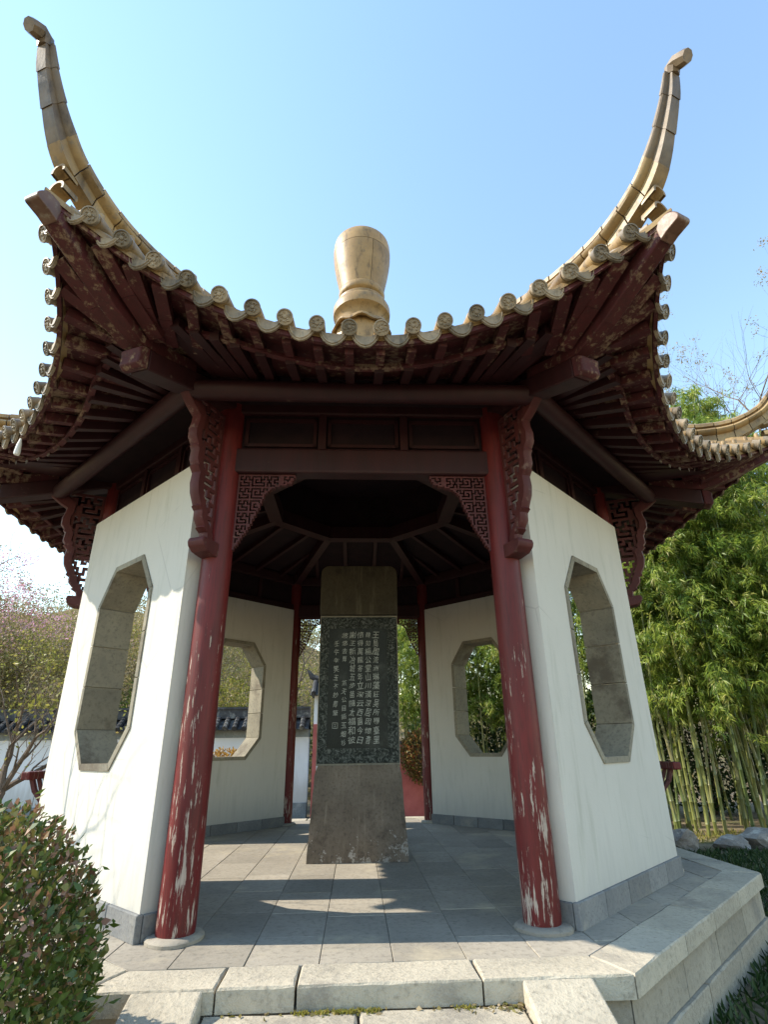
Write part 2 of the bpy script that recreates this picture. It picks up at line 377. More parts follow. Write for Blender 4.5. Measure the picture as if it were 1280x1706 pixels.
def build_platform():
    P = thing('stone_platform', 'octagonal grey stone platform under the pavilion with paved floor and thick worn rim', 'platform')
    mb = MB(); mb.prism([(3.60*math.cos(R_(22.5+45*k)), 3.60*math.sin(R_(22.5+45*k))) for k in range(8)], 'z', GZ-.05, -.007)
    link('bedding', mb.mesh('bedding', 'block'), P)
    # paving slabs, running courses front to back, staggered
    wx = .42; ln = .66; gap = .005; i = 0
    for c in range(-9, 10):
        x0 = -.035+(c-.5)*wx; off = rnd.random()*ln
        y = -4+off-ln
        while y < 4:
            l = ln*(.85+rnd.random()*.3)
            q = octclip([(x0+gap/2, y+gap/2), (x0+wx-gap/2, y+gap/2), (x0+wx-gap/2, y+l-gap/2), (x0+gap/2, y+l-gap/2)], 3.415, 3.335)
            if q and area(q) > .012:
                cx = sum(p[0] for p in q)/len(q); cy = sum(p[1] for p in q)/len(q)
                if area(q) > .01:
                    dz = rnd.uniform(-.0025, .0015)
                    mb = MB(); n = len(q); ch = .003
                    ins = [(p[0]+(cx-p[0])*.012, p[1]+(cy-p[1])*.012) for p in q]
                    mb.add([(*p, -.05) for p in q]+[(*p, dz-ch) for p in q]+[(*p, dz) for p in ins],
                           [tuple(range(2*n, 3*n))]+[(L+a_, L+(a_+1) % n, L+n+(a_+1) % n, L+n+a_) for L in (0, n) for a_ in range(n)])
                    link('paving_slab', mb.mesh('paving_slab', 'paving'), P)
            y += l
    # rim stones and two courses of blocks, per side
    for k in range(8):
        ang = k*math.pi/4
        def loc2(x, ap): return (x, -ap)
        ro, h = pl(k); ri, hi = pl(k, .30)
        cuts = sorted([-h]+[c+rnd.uniform(-.12, .12) for c in (-.72, .05, .8)]+[h]) if k else [-h, -.75, -.345, .62, h]
        for s_ in range(len(cuts)-1):
            x0, x1 = cuts[s_]+.004, cuts[s_+1]-.004
            i0 = x0 if s_ else -hi+.004; i1 = x1 if s_ < len(cuts)-2 else hi-.004
            mb = rough_prism([(x0, -ro), (x1, -ro), (i1, -ri), (i0, -ri)], -.105, .003+rnd.uniform(-.004, .004), .009, .009, k*10+s_)
            link('rim_stone', mb.mesh('rim_stone', 'rimstone'), P, rot=(0, 0, ang))
        for z0, z1, dd, n in ((-.335, -.107, .045, 4), (GZ-.03, -.338, .02, 3)):
            ap, h2 = pl(k, dd); ai, hi2 = pl(k, .32); xs = [-h2]+[-h2+2*h2*(j+rnd.uniform(-.18, .18))/n for j in range(1, n)]+[h2]
            for j in range(n):
                a0, a1 = xs[j]+.004, xs[j+1]-.004; b0 = a0 if j else -hi2; b1 = a1 if j < n-1 else hi2
                mb = rough_prism([(a0, -ap), (a1, -ap), (b1, -ai), (b0, -ai)], z0, z1-.002, .009, .008, 200+k*10+j)
                link('base_block', mb.mesh('base_block', 'block'), P, rot=(0, 0, ang))
    # front steps
    St = thing('stone_steps', 'short flight of pale stone steps between two sloping slabs before the platform', 'steps', (0, -3.72, 0))
    zz = -.105
    for i, (y0, y1) in enumerate(((-.01, -.42), (-.42, -.80), (-.80, -1.2))):
        for x0, x1 in ((-.80, -.03), (-.02, .815)):
            mb = rough_prism([(x0, y1), (x1, y1), (x1, y0), (x0, y0)], GZ-.02, zz-.14*i, .012, .012, 400+i*3+int(x0 > -.5))
            link('tread', mb.mesh('tread', 'rimstone'), St)
    for x0, x1 in ((-1.17, -.81), (.825, 1.20)):
        mb = MB(); prof = [(-.004, -.002), (-.004, GZ-.05), (-1.5, GZ-.05), (-1.45, -.47)]
        pr = [(p[0], p[1]) for p in prof]
        vs = [(x0, y, z) for y, z in pr]+[(x1, y, z) for y, z in pr]
        mb.add(vs, [(0, 1, 2, 3), (7, 6, 5, 4), (0, 3, 7, 4), (3, 2, 6, 7), (0, 4, 5, 1)])
        bevel(link('cheek_slab', mb.mesh('cheek_slab', 'rimstone'), St), .012, 2)
build_platform()

# ------------------------------------------------------------------ pavilion
PV = thing('octagonal_pavilion', 'octagonal garden pavilion with red columns, white walls and upturned yellow tiled roof', 'pavilion')
VA = [R_(-112.5+45*k) for k in range(8)]      # column directions
FA = [k*math.pi/4 for k in range(8)]          # face rotations (0 = front)
OPEN = (0, 2, 4, 6); WALLS = (1, 3, 5, 7)
def ring(name, me, angs, parent=PV, loc=(0, 0, 0)):
    return [link(name, me, parent, loc, (0, 0, a)) for a in angs]
# columns with stone bases
mb = MB(); mb.lathe([(.122, .03), (.126, .07), (.125, .8), (.121, 2.2), (.115, 3.4), (.112, 4.25)], 28)
cme = mb.mesh('column', 'column_red', True)
mb = MB(); r = random.Random(3)
mb.lathe([(.19+.006*math.sin(i_), z_) if False else (.19, z_) for i_, z_ in enumerate((0., .018))]+[(.178, .03), (.13, .036)], 26)
mb.v = [(x*(1+.05*math.sin(3*math.atan2(y, x)+1)), y*(1+.05*math.cos(2*math.atan2(y, x))), z) for x, y, z in mb.v]
bme = mb.mesh('column_base', 'paving', True)
for a in VA:
    c = link('column', cme, PV, (RV*math.cos(a), RV*math.sin(a), 0), (0, 0, a))
    link('column_base', bme, c, (0, 0, 0), (0, 0, .3))
# walls with octagonal windows
WO, WI, WU, WH = .20, -.12, 1.086, 3.45
hole = [(-.27, 2.74), (.27, 2.74), (.52, 2.41), (.52, 1.29), (.27, 1.0), (-.27, 1.0), (-.52, 1.29), (-.52, 2.41)]
def wall_mesh():
    mb = MB()
    for y, flip in ((-(A+WO), 0), (-(A+WI), 1)):
        o = hole; out = [(-.27, WH), (.27, WH), (WU, 2.41), (WU, 1.29), (.27, .0), (-.27, .0), (-WU, 1.29), (-WU, 2.41)]
        cs = {1: (WU, WH), 3: (WU, 0.), 5: (-WU, 0.), 7: (-WU, WH)}
        for i in range(8):
            j = (i+1) % 8; q = [o[i], out[i]]+([cs[i]] if i in cs else [])+[out[j], o[j]]
            vs = [(x, y, z) for x, z in q]; mb.add(vs, [tuple(range(len(q)))])
    y0, y1 = -(A+WO), -(A+WI)
    for x in (-WU, WU): mb.add([(x, y0, 0), (x, y1, 0), (x, y1, WH), (x, y0, WH)], [(0, 1, 2, 3)])
    mb.add([(-WU, y0, WH), (WU, y0, WH), (WU, y1, WH), (-WU, y1, WH)], [(0, 1, 2, 3)])
    for i in range(8):
        (xa, za), (xb, zb) = hole[i], hole[(i+1) % 8]
        mb.add([(xa, y0, za), (xb, y0, zb), (xb, y1, zb), (xa, y1, za)], [(0, 1, 2, 3)])
    me = mb.mesh('wall', 'plaster', fix=False)
    import bmesh
    bm = bmesh.new(); bm.from_mesh(me); bmesh.ops.remove_doubles(bm, verts=bm.verts, dist=.0005); bmesh.ops.recalc_face_normals(bm, faces=bm.faces); bm.to_mesh(me); bm.free()
    return me
wme = wall_mesh()
def lining_meshes():
    out = []; hc = (0, 1.87)
    def off(i, d):
        (xp, zp), (x, z), (xn, zn) = hole[i-1], hole[i], hole[(i+1) % 8]
        e1 = Vector((x-xp, z-zp)).normalized(); e2 = Vector((xn-x, zn-z)).normalized()
        n1 = Vector((e1.y, -e1.x)); n2 = Vector((e2.y, -e2.x)); b = (n1+n2).normalized()
        return Vector((x, z))+b*d/max(.3, b.dot(n1))
    y0, y1 = -(A+WO+.012), -(A+WI-.012)
    for i in range(8):
        j = (i+1) % 8; n = 3 if i in (2, 6) else 1
        po, qo = off(i, -.028), off(j, -.028); pi, qi = off(i, .022), off(j, .022)
        for s_ in range(n):
            a, b = s_/n+(.004 if s_ else .003), (s_+1)/n-.004
            P4 = [po.lerp(qo, a), po.lerp(qo, b), pi.lerp(qi, b), pi.lerp(qi, a)]
            mb = MB(); mb.prism([(p.x, p.y) for p in P4], 'y', y0, y1); out.append(mb.mesh('lining_slab', 'lining'))
    return out
lms = lining_meshes()
def skirt_meshes():
    out = []; n = 5
    for j in range(n):
        x0 = -WU-.018+(2*WU+.036)*j/n+.003; x1 = -WU-.018+(2*WU+.036)*(j+1)/n-.003
        mb = MB(); mb.cbox(x0, x1, -(A+WO+.025), -(A+WO-.02), .001, .155, .006); out.append(mb.mesh('skirting_stone', 'skirting'))
        mb = MB(); mb.cbox(x0, x1, -(A+WI+.02), -(A+WI-.022), .001, .135, .006); out.append(mb.mesh('skirting_stone', 'skirting'))
    for x0, x1 in ((-WU-.022, -WU+.01), (WU-.01, WU+.022)):
        mb = MB(); mb.cbox(x0, x1, -(A+WO-.022), -(A+WI+.022), .001, .151, .005); out.append(mb.mesh('skirting_stone', 'skirting'))
    return out
sms = skirt_meshes()
for k in WALLS:
    wl = bevel(link('wall', wme, PV, rot=(0, 0, FA[k])), .012, 2)
    for me in lms: link('lining_slab', me, wl)
    for me in sms: link('skirting_stone', me, wl)
# beams between the columns
def facebox(name, mat, boxes, faces, bev=0, parent=PV):
    mb = MB()
    for b in boxes: mb.box(*b)
    me = mb.mesh(name, mat)
    os = ring(name, me, [FA[k] for k in faces], parent)
    if bev:
        for o in os: bevel(o, bev, 2)
    return os
H = S/2-.05
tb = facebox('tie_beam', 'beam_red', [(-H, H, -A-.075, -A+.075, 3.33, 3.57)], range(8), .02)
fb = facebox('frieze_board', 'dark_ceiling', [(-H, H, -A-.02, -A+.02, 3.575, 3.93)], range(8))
for o in fb:
    for x0, x1 in ((-1.06, -.42), (-.32, .32), (.42, 1.06)):
        mb = MB(); t = .03
        for bx in ((x0, x1, 3.60, 3.60+t), (x0, x1, 3.89-t, 3.89), (x0, x0+t, 3.6, 3.89), (x1-t, x1, 3.6, 3.89)):
            mb.box(bx[0], bx[1], -A-.045, -A-.021, bx[2], bx[3])
        key = 'fp%.2f' % x0
        me = bpy.data.meshes.get(key) or mb.mesh(key, 'beam_red')
        link('frieze_frame', me, o)
facebox('frieze_post', 'beam_red', [(-.405, -.335, -A-.06, -A+.05, 3.572, 3.928)], range(8)); facebox('frieze_post', 'beam_red', [(.335, .405, -A-.06, -A+.05, 3.572, 3.928)], range(8))
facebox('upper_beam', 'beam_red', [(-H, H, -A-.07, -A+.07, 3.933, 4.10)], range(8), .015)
for ap, z, rr, nm, mt in ((A, 4.19, .085, 'column_purlin', 'dark_ceiling'), (3.45, 3.83, .085, 'eave_purlin', 'beam_red')):
    mb = MB(); h = ap*T8; mb.tube([(-h, -ap, z), (h, -ap, z)], rr, 14)
    me = mb.mesh(nm, mt, True); ring(nm, me, FA)
mb = MB(); mb.prism([(-3.40*T8, -3.40), (3.40*T8, -3.40), (2.97*T8, -2.97), (-2.97*T8, -2.97)], 'z', 4.02, 4.04)
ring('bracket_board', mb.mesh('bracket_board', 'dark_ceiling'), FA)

# carved fret brackets beside the columns of the open bays
PAT = ["##########################",
       "#..#...#......#...#.....##",
       "#.##.#.#.####.#.#.#.###.##",
       "#....#...#..#...#...#...##",
       "###.####.#.##.####.##.####",
       "#.#....#.#......#...#...##",
       "#.####.#.######.#.#.###.##",
       "#......#........#.#.....##"]
def fret(mask, x0, z0, cell, y, th, flipx=1):
    """mask(u,v)->True inside, u,v metres from corner; bars along the pattern"""
    mb = MB(); nx = 36; nz = 66
    for j in range(nz):
        i = 0
        while i < nx:
            def on(i):
                u, v = (i+.5)*cell, (j+.5)*cell
                if not mask(u, v): return False
                edge = not (mask(u+cell, v) and mask(u, v+cell)) or i == 0 or j == 0
                return edge or PAT[j % len(PAT)][i % 26] == '#'
            if on(i):
                k_ = i
                while k_ < nx and on(k_): k_ += 1
                xa, xb = x0+flipx*i*cell, x0+flipx*k_*cell
                mb.box(min(xa, xb), max(xa, xb), y-th/2, y+th/2, z0-(j+1)*cell, z0-j*cell); i = k_
            else: i += 1
    return mb
def qmask(u, v):
    pts = [(0, .50), (.08, .46), (.13, .30), (.20, .235), (.33, .19), (.5, .12), (.69, .012), (.70, 0)]
    for (va, ua), (vb, ub) in zip(pts, pts[1:]):
        if va <= v <= vb: return u <= ua+(ub-ua)*(v-va)/(vb-va)
    return False
for sgn in (-1, 1):
    mb = fret(qmask, sgn*1.085, 3.328, .0145, -A, .05, -sgn)
    ring('carved_bracket', mb.mesh('carved_bracket', 'carved_red'), [FA[k] for k in OPEN])
# struts under the eave: curled timber in the plane of each column
def build_strut():
    out = [(3.90, 3.86), (3.80, 3.775), (3.70, 3.70), (3.62, 3.655), (3.625, 3.60), (3.645, 3.53), (3.64, 3.45), (3.60, 3.40), (3.605, 3.385), (3.585, 3.36), (3.59, 3.27), (3.56, 3.225), (3.575, 3.215), (3.535, 3.17), (3.545, 3.08), (3.53, 3.00), (3.48, 2.91), (3.49, 2.895), (3.455, 2.87), (3.45, 2.81), (3.40, 2.755), (3.41, 2.74), (3.36, 2.71), (3.35, 2.655)]
    inn = []
    for i, (r, z) in enumerate(out): inn.append((r-.085-.04*(i < 3), z+(.01 if i > 3 else .05)))
    mb = MB(); n = len(out); hw = .042
    for yb, d in ((-hw, .012),):
        vs = []
        for i in range(n):
            (ro, zo), (ri, zi) = out[i], inn[i]
            m = ((ro+ri)/2, (zo+zi)/2)
            vs += [(ro-.012, -hw, zo), (ro, -hw*.55, zo), (ro, hw*.55, zo), (ro-.012, hw, zo), (ri, hw*.9, zi), (ri, -hw*.9, zi)]
        fs = []
        for i in range(n-1):
            for k_ in range(6): fs.append((i*6+k_, i*6+(k_+1) % 6, (i+1)*6+(k_+1) % 6, (i+1)*6+k_))
        fs.append((0, 1, 2, 3, 4, 5)); fs.append(tuple((n-1)*6+k_ for k_ in (5, 4, 3, 2, 1, 0)))
        mb.add(vs, fs)
    sme = mb.mesh('bracket_strut', 'carved_red', True)
    mb = MB(); mb.prism([(3.18, 2.655), (3.42, 2.655), (3.435, 2.62), (3.42, 2.585), (3.37, 2.55), (3.26, 2.535), (3.18, 2.535)], 'y', -.075, .075)
    kme = mb.mesh('corbel', 'carved_red')
    def smask(u, v):   # filigree between strut and column; v measured down from 3.86
        z = 3.86-v
        for (ra, za), (rb, zb) in zip(inn, inn[1:]):
            if zb <= z <= za: rr = ra+(rb-ra)*(za-z)/(za-zb+1e-9); return 0 < u <= rr-3.245
        return False
    mb = fret(smask, 3.247, 3.86, .031, 0, .022); fme = mb.mesh('filigree', 'carved_red')
    for a in VA:
        o = link('bracket_strut', sme, PV, rot=(0, 0, a)); c = link('corbel', kme, o); bevel(c, .01, 2); link('filigree', fme, o)
build_strut()

# ------------------------------------------------------------------ roof
def Pz(ap):
    t = (4.2-ap)/3.8; return 3.80+1.62*t+1.28*t*abs(t)
def Zr(x, ap):
    u = min(1.2, abs(x)/(ap*T8)); return Pz(ap)+.885*max(0, (ap-1.0)/3.854)**2*u*u
def ape(x): return 4.23+.465*(abs(x)/1.75)**2.2
XC = 2.010                          # eave corner
APC = ape(XC)
def Zs(x, ap):
    """underside of the boarding on the rafters"""
    u = min(1.0, abs(x)/(ap*T8))
    if ap <= 3.45: return 4.40+(3.97+.1*u*u-4.40)*(ap-2.7)/.75
    xe = u*XC; ae = ape(xe); zp = 3.97+.1*u*u; ze = Zr(xe, ae)-.085
    return zp+(ze-zp)*max(0, min(1.05, (ap-3.45)/(ae-3.45)))**1.25
def build_roof():
    hx_ = [.1115, .334, .553, .771, .985, 1.19, 1.388, 1.575, 1.75]; DX = [-v for v in reversed(hx_)]+hx_
    # slope sheet
    nu, nv = 28, 20; mb = MB()
    def grid(z_off, ap_in, edge_in, fn=Zr):
        vs = []
        for j in range(nv+1):
            for i in range(nu+1):
                u = -1+2*i/nu; xe = u*XC; ae = ape(xe)-edge_in; v = j/nv; ap = ap_in+(ae-ap_in)*v
                x = u*ap_in*T8*(1-v)+v*xe*(ae/ape(xe)); vs.append((x, -ap, fn(x, ap)+z_off))
        return vs
    def sheet(top, bot):
        n1 = nu+1; N1 = len(top); fs = []
        for j in range(nv):
            for i in range(nu):
                a = j*n1+i; fs += [(a, a+1, a+1+n1, a+n1), (N1+a, N1+a+n1, N1+a+n1+1, N1+a+1)]
        for i in range(nu):
            a = nv*n1+i; fs.append((a, a+1, N1+a+1, N1+a)); fs.append((i, N1+i, N1+i+1, i+1))
        return MB().add(top+bot, fs)
    slope = sheet(grid(-.02, .40, .03), grid(-.065, .40, .03)).mesh('roof_slope', 'glaze', True)
    soff = sheet(grid(.022, 2.7, .06, Zs), grid(0, 2.7, .06, Zs)).mesh('soffit', 'eave_wood', True)
    soffs = ring('soffit', soff, FA)
    slopes = ring('roof_slope', slope, FA)
    # cover-tile rows
    for x in DX:
        a0 = max(.42, abs(x)/T8+.1); a1 = ape(x); L = a1-a0
        if L < .12: a0 = a1-.15; L = .15
        n = max(2, int(L/.26)); pts = []; rad = []
        for i in range(n):
            for t, rr in ((.0, .047), (.93, .056), (.999, .056)):
                ap = a0+L*(i+t)/n; pts.append((x, -ap, Zr(x, ap)+.012)); rad.append(rr)
        me = MB().tube(pts, rad, 10).mesh('cover_tile_row', 'glaze', True)
        # eave disc: face along the row direction, with raised rim and curled relief
        rq = random.Random(int(x*777)); d = Vector((rq.uniform(-.07, .07), -1, (Zr(x, a1)-Zr(x, a1-.15))/.15+rq.uniform(-.08, .06))).normalized()
        q = d.to_track_quat('Z', 'Y').to_matrix().to_4x4(); q.translation = Vector((x, -a1-.034, Zr(x, a1)+.004))
        dm = MB(); dm.lathe([(.051, -.06), (.052, -.004), (.057, .0), (.057, .013), (.049, .015), (.047, .007), (.0005, .007)], 20, cap=False)
        rr = random.Random(int(x*1000)); ph = rr.random()*6.28; hand = rr.choice((-1, 1))
        dm.lathe([(.014, .007), (.012, .014), (.001, .016)], 8, cap=False)
        for s_ in range(9):
            aa = s_*2*math.pi/9+ph+rr.uniform(-.2, .2); r0 = rr.uniform(.018, .03); r1 = r0+rr.uniform(.008, .018); ab = aa+hand*rr.uniform(-.3, .7)
            dm.tube([(r0*math.cos(aa), r0*math.sin(aa), .009), ((r0+r1)/2*math.cos((aa+ab)/2), (r0+r1)/2*math.sin((aa+ab)/2), .012), (r1*math.cos(ab), r1*math.sin(ab), .008)], [.004, .0055, .0035], 5)
        dm.v = [tuple(q @ Vector(v)) for v in dm.v]; dme = dm.mesh('eave_disc', 'tile_end', True)
        # nail cap on the tile back
        cm_ = MB(); cm_.lathe([(.024, -.02), (.025, .022), (.022, .042), (.012, .055), (.001, .059)], 10, cap=False)
        cm_.v = [(v[0]+x, v[1]-(a1-.07), v[2]+Zr(x, a1-.07)+.062) for v in cm_.v]; cme_ = cm_.mesh('nail_cap', 'glaze', True)
        for s_ in slopes:
            link('cover_tile_row', me, s_); link('eave_disc', dme, s_); link('nail_cap', cme_, s_)
    # drip tiles between the rows
    for k in range(19):
        dxe = [-1.90]+DX+[1.90]; x = xx = (dxe[k]+dxe[k+1])/2; a1 = ape(xx); wsc = (dxe[k+1]-dxe[k])/.222
        sl = math.atan((Zr(xx+.05, ape(xx+.05))-Zr(xx-.05, ape(xx-.05)))/.1)
        prof = [(-.112, .03), (-.085, -.002), (-.045, -.022), (0, -.03), (.045, -.022), (.085, -.002), (.112, .03),
                (.110, -.004), (.094, -.042), (.068, -.078), (.036, -.102), (0, -.112), (-.036, -.102), (-.068, -.078), (-.094, -.042), (-.110, -.004)]
        prof = [(p[0]*wsc*.93, p[1]*(.6+.4*wsc)) for p in prof]
        d = MB(); n = len(prof)
        d.prism(prof, 'y', -.009, .009)
        d.tube([(p[0]*.8, -.012, p[1]*.8-.006) for p in prof[7:16]], .006, 5)
        # pan tile behind it
        for s_ in range(6):
            (xa, za), (xb, zb) = prof[s_], prof[s_+1]
            d.add([(xa, .0, za), (xb, .0, zb), (xb, .22, zb+.07), (xa, .22, za+.07), (xa, .0, za-.016), (xb, .0, zb-.016), (xb, .22, zb+.05), (xa, .22, za+.05)], [(0, 1, 2, 3), (4, 7, 6, 5)])
        rot = Matrix.Translation((xx, -a1+.012, Zr(xx, a1)-.008)) @ Matrix.Rotation(-sl, 4, 'Y') @ Matrix.Rotation(R_(7), 4, 'X')
        d.v = [tuple(rot @ Vector(v)) for v in d.v]; me = d.mesh('drip_tile', 'tile_end')
        for s_ in slopes: link('drip_tile', me, s_)
    # fascia under the tile edge
    mb = MB(); vs = []; n = 36
    for i in range(n+1):
        x = -XC+2*XC*i/n; ae = ape(x)-.035; zt = Zr(x, ape(x))-.048
        vs += [(x, -ae, zt), (x, -ae, zt-.042), (x, -(ae-.03), zt-.042), (x, -(ae-.03), zt)]
    fs = [(i*4+k_, i*4+(k_+1) % 4, (i+1)*4+(k_+1) % 4, (i+1)*4+k_) for i in range(n) for k_ in range(4)]
    mb.add(vs, fs+[(0, 1, 2, 3), (n*4+3, n*4+2, n*4+1, n*4)])
    ring('fascia_board', mb.mesh('fascia_board', 'eave_wood'), FA)
    # rafters: lower row and flying row, fanning at the corners
    for x in DX:
        sg = math.copysign(1, x); ax = abs(x)
        xi = sg*(min(ax, .85)+max(0, ax-.85)*.42); xm = sg*(min(ax, .85)+max(0, ax-.85)*.72)
        ae = ape(x); rr = random.Random(int(x*997))
        tf = max(0, min(1, (ax-.95)/.8)); p1 = (x*(1-.015*(ax > 1.5)), -(ae-.09), Zs(x, ae-.09)-.036)
        hx, ha = sg*(ax+(1.52-ax)*tf), 3.66+.34*tf; p0 = (hx, -ha, (Zs(hx, ha)-.04)*(1-tf)+(3.90+.02*rr.random())*tf); wf = .062+.045*tf
        pm = tuple((p0[i]+p1[i])/2 for i in range(3)); pm = (pm[0], pm[1], pm[2]-.012)
        mb = MB(); mb.beam(p0, pm, wf, .072); mb.beam(pm, p1, wf, .072)
        mef = mb.mesh('flying_rafter', 'eave_wood')
        a2 = min(ae-.33, 4.02+.10*tf); q1 = (xm, -a2, Zs(xm, a2)-.105); q0 = (xi*.90, -2.78, Zs(xi*.9, 2.78)-.06)
        qm = (xi, -3.47, Zs(xi, 3.47)-.045)
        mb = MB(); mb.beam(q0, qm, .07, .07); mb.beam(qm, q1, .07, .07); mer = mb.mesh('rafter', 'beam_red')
        ring('flying_rafter', mef, FA); ring('rafter', mer, FA)
    # strip of board on the rafter ends
    mb = MB(); vs = []; n = 30
    for i in range(n+1):
        x = -1.45+2.9*i/n; ae = min(ape(x)-.31, 4.04); zt = Zs(x, ae)-.072
        vs += [(x, -ae, zt), (x, -ae, zt-.035), (x, -(ae-.05), zt-.035), (x, -(ae-.05), zt)]
    mb.add(vs, [(i*4+k_, i*4+(k_+1) % 4, (i+1)*4+(k_+1) % 4, (i+1)*4+k_) for i in range(n) for k_ in range(4)])
    ring('rafter_strip', mb.mesh('rafter_strip', 'eave_wood'), FA)
    # corner beams
    mb = MB(); mb.prism([(2.85, 4.07), (4.27, 3.625), (4.27, 3.80), (2.85, 4.25)], 'y', -.085, .085)
    cb_ = mb.mesh('corner_beam', 'beam_red')
    mb = MB(); mb.prism([(4.273, 3.628), (4.33, 3.605), (4.37, 3.63), (4.365, 3.70), (4.375, 3.75), (4.34, 3.785), (4.273, 3.80)], 'y', -.088, .088); pl_ = mb.mesh('beam_end', 'eave_wood')
    low = [(3.75, 3.97), (4.05, 3.86), (4.3, 3.82), (4.6, 3.90), (4.9, 4.03), (5.14, 4.135)]
    mb = MB(); mb.prism(low+[(5.12, 4.262), (4.88, 4.165), (4.6, 4.04), (4.3, 3.96), (4.05, 3.98), (3.75, 4.08)], 'y', -.06, .06)
    fl_ = mb.mesh('flying_corner_beam', 'eave_wood')
    prof = []
    for t in range(9):
        a = -math.pi/2+math.pi*t/8; prof.append((5.23+.05*math.cos(a)-.03*math.sin(a), 4.225+.058*math.sin(a)))
    mb = MB(); mb.prism([(5.135, 4.125), (5.19, 4.15)]+prof[1:]+[(5.12, 4.268)], 'y', -.056, .056); cap = mb.mesh('beam_end_cap', 'cap_glaze')
    for a in VA:
        o = link('corner_beam', cb_, PV, rot=(0, 0, a)); f_ = link('flying_corner_beam', fl_, o); bevel(f_, .008, 1); bevel(o, .012, 2)
        bevel(link('beam_end', pl_, o), .012, 2); bevel(link('beam_end_cap', cap, o), .03, 3)
    # hip ridges in the column planes: stepped tiles ending in an upswept horn
    def zh(r): return Zr(r*math.sin(math.pi/8), r*math.cos(math.pi/8))
    top = [(.5, zh(.5)+.34), (1.5, zh(1.5)+.33), (2.5, zh(2.5)+.33), (3.3, zh(3.3)+.33), (3.9, 4.80), (4.2, 4.72), (4.5, 4.665), (4.75, 4.665), (4.95, 4.72), (5.10, 4.81), (5.21, 4.935), (5.305, 5.08), (5.395, 5.255), (5.455, 5.39)]
    bot = [(.5, zh(.5)-.04), (1.5, zh(1.5)-.04), (2.5, zh(2.5)-.04), (3.3, zh(3.3)-.04), (3.9, zh(3.9)-.04), (4.2, zh(4.2)-.04), (4.5, zh(4.5)-.03), (4.75, 4.39), (5.0, 4.50), (5.17, 4.60), (5.295, 4.76), (5.39, 4.95), (5.475, 5.15), (5.515, 5.31)]
    def cr(P, t):
        n = len(P)-1; f_ = t*n; i = min(int(f_), n-1); u = f_-i
        p0, p1, p2, p3 = P[max(i-1, 0)], P[i], P[i+1], P[min(i+2, n)]
        return tuple(.5*((2*p1[k_])+(-p0[k_]+p2[k_])*u+(2*p0[k_]-5*p1[k_]+4*p2[k_]-p3[k_])*u*u+(-p0[k_]+3*p1[k_]-3*p2[k_]+p3[k_])*u**3) for k_ in (0, 1))
    # section (w along y, h 0..1 from bottom to top)
    sec = [(.07, 0), (.07, .36), (.095, .39), (.122, .46), (.128, .54), (.112, .62), (.055, .66), (.055, .74), (.088, .77), (.088, .90), (.05, 1.0)]
    sec = sec+[(-w_, h_) for w_, h_ in reversed(sec)]
    def seg(t0, t1, grow, n=4, slim0=1, slim1=1):
        mb = MB(); m = len(sec); vs = []
        for i in range(n+1):
            u = i/n; t = t0+(t1-t0)*u; T, B = cr(top, t), cr(bot, t); g = 1+grow*u; sl = slim0+(slim1-slim0)*u
            for w_, h_ in sec:
                hh = .5+(h_-.5)*g
                vs.append((B[0]+(T[0]-B[0])*hh, w_*g*sl, B[1]+(T[1]-B[1])*hh))
        fs = [(i*m+k_, i*m+(k_+1) % m, (i+1)*m+(k_+1) % m, (i+1)*m+k_) for i in range(n) for k_ in range(m)]
        fs += [tuple(range(m-1, -1, -1)), tuple(n*m+k_ for k_ in range(m))]
        return mb.add(vs, fs)
    base = seg(0, .16, 0, 8).mesh('hip_ridge', 'glaze', True)
    cuts = [.16, .21, .255, .30, .34, .385, .43, .485, .545, .60, .665, .75, .835, .92, 1.0]; segs = []
    for i, (a, b) in enumerate(zip(cuts, cuts[1:])):
        sl0 = 1-.46*max(0, min(1, (a-.52)/.42)); sl1 = 1-.46*max(0, min(1, (b-.52)/.42))
        horn = a > .7
        segs.append(seg(a-(.004 if horn else -.0015), b-(.0 if horn else .0015), -.09 if horn else .035, 4, sl0*(1.06 if horn else 1), sl1*(1.06 if horn else 1)).mesh('ridge_tile', 'horn_glaze' if horn else 'glaze', True))
    mb = MB()      # hooked tip
    pts = [((5.487, 5.33), .046), ((5.502, 5.392), .053), ((5.545, 5.398), .056), ((5.588, 5.372), .052), ((5.615, 5.352), .044)]
    mb.tube([(p[0][0], 0, p[0][1]) for p in pts], [p[1] for p in pts], 8); tip = mb.mesh('ridge_tip', 'horn_glaze', True)
    mb = MB()      # open half-pipe tiles under the horn
    for (ra, za, rb, zb, rad) in ((5.06, 4.40, 5.17, 4.405, .068), (5.08, 4.53, 5.19, 4.55, .058)):
        n = 10; vs = []
        for (r_, z_) in ((ra, za), (rb, zb)):
            for rr_ in (rad, rad-.018):
                for k_ in range(n+1):
                    a = -.25+(math.pi+.5)*k_/n; vs.append((r_, rr_*math.cos(a), z_+rr_*math.sin(a)))
        m = n+1; fs = []
        for k_ in range(n): fs += [(k_, k_+1, 2*m+k_+1, 2*m+k_), (m+k_, 3*m+k_, 3*m+k_+1, m+k_+1), (2*m+k_, 2*m+k_+1, 3*m+k_+1, 3*m+k_)]
        mb.add(vs, fs)
    pipe = mb.mesh('hip_end_pipe', 'glaze', True)
    for a in VA:
        o = link('hip_ridge', base, PV, rot=(0, 0, a))
        for me in segs: link('ridge_tile', me, o)
        link('ridge_tip', tip, o); link('hip_end_pipe', pipe, o)
    # finial
    fn = MB().lathe([(.46, 6.3), (.44, 6.9), (.43, 7.40), (.42, 7.48)], 8).mesh('roof_finial', 'finial_glaze', False)
    fo = link('roof_finial', fn, PV, rot=(0, 0, R_(22.5)))
    mb = MB(); n = 48; vs = []
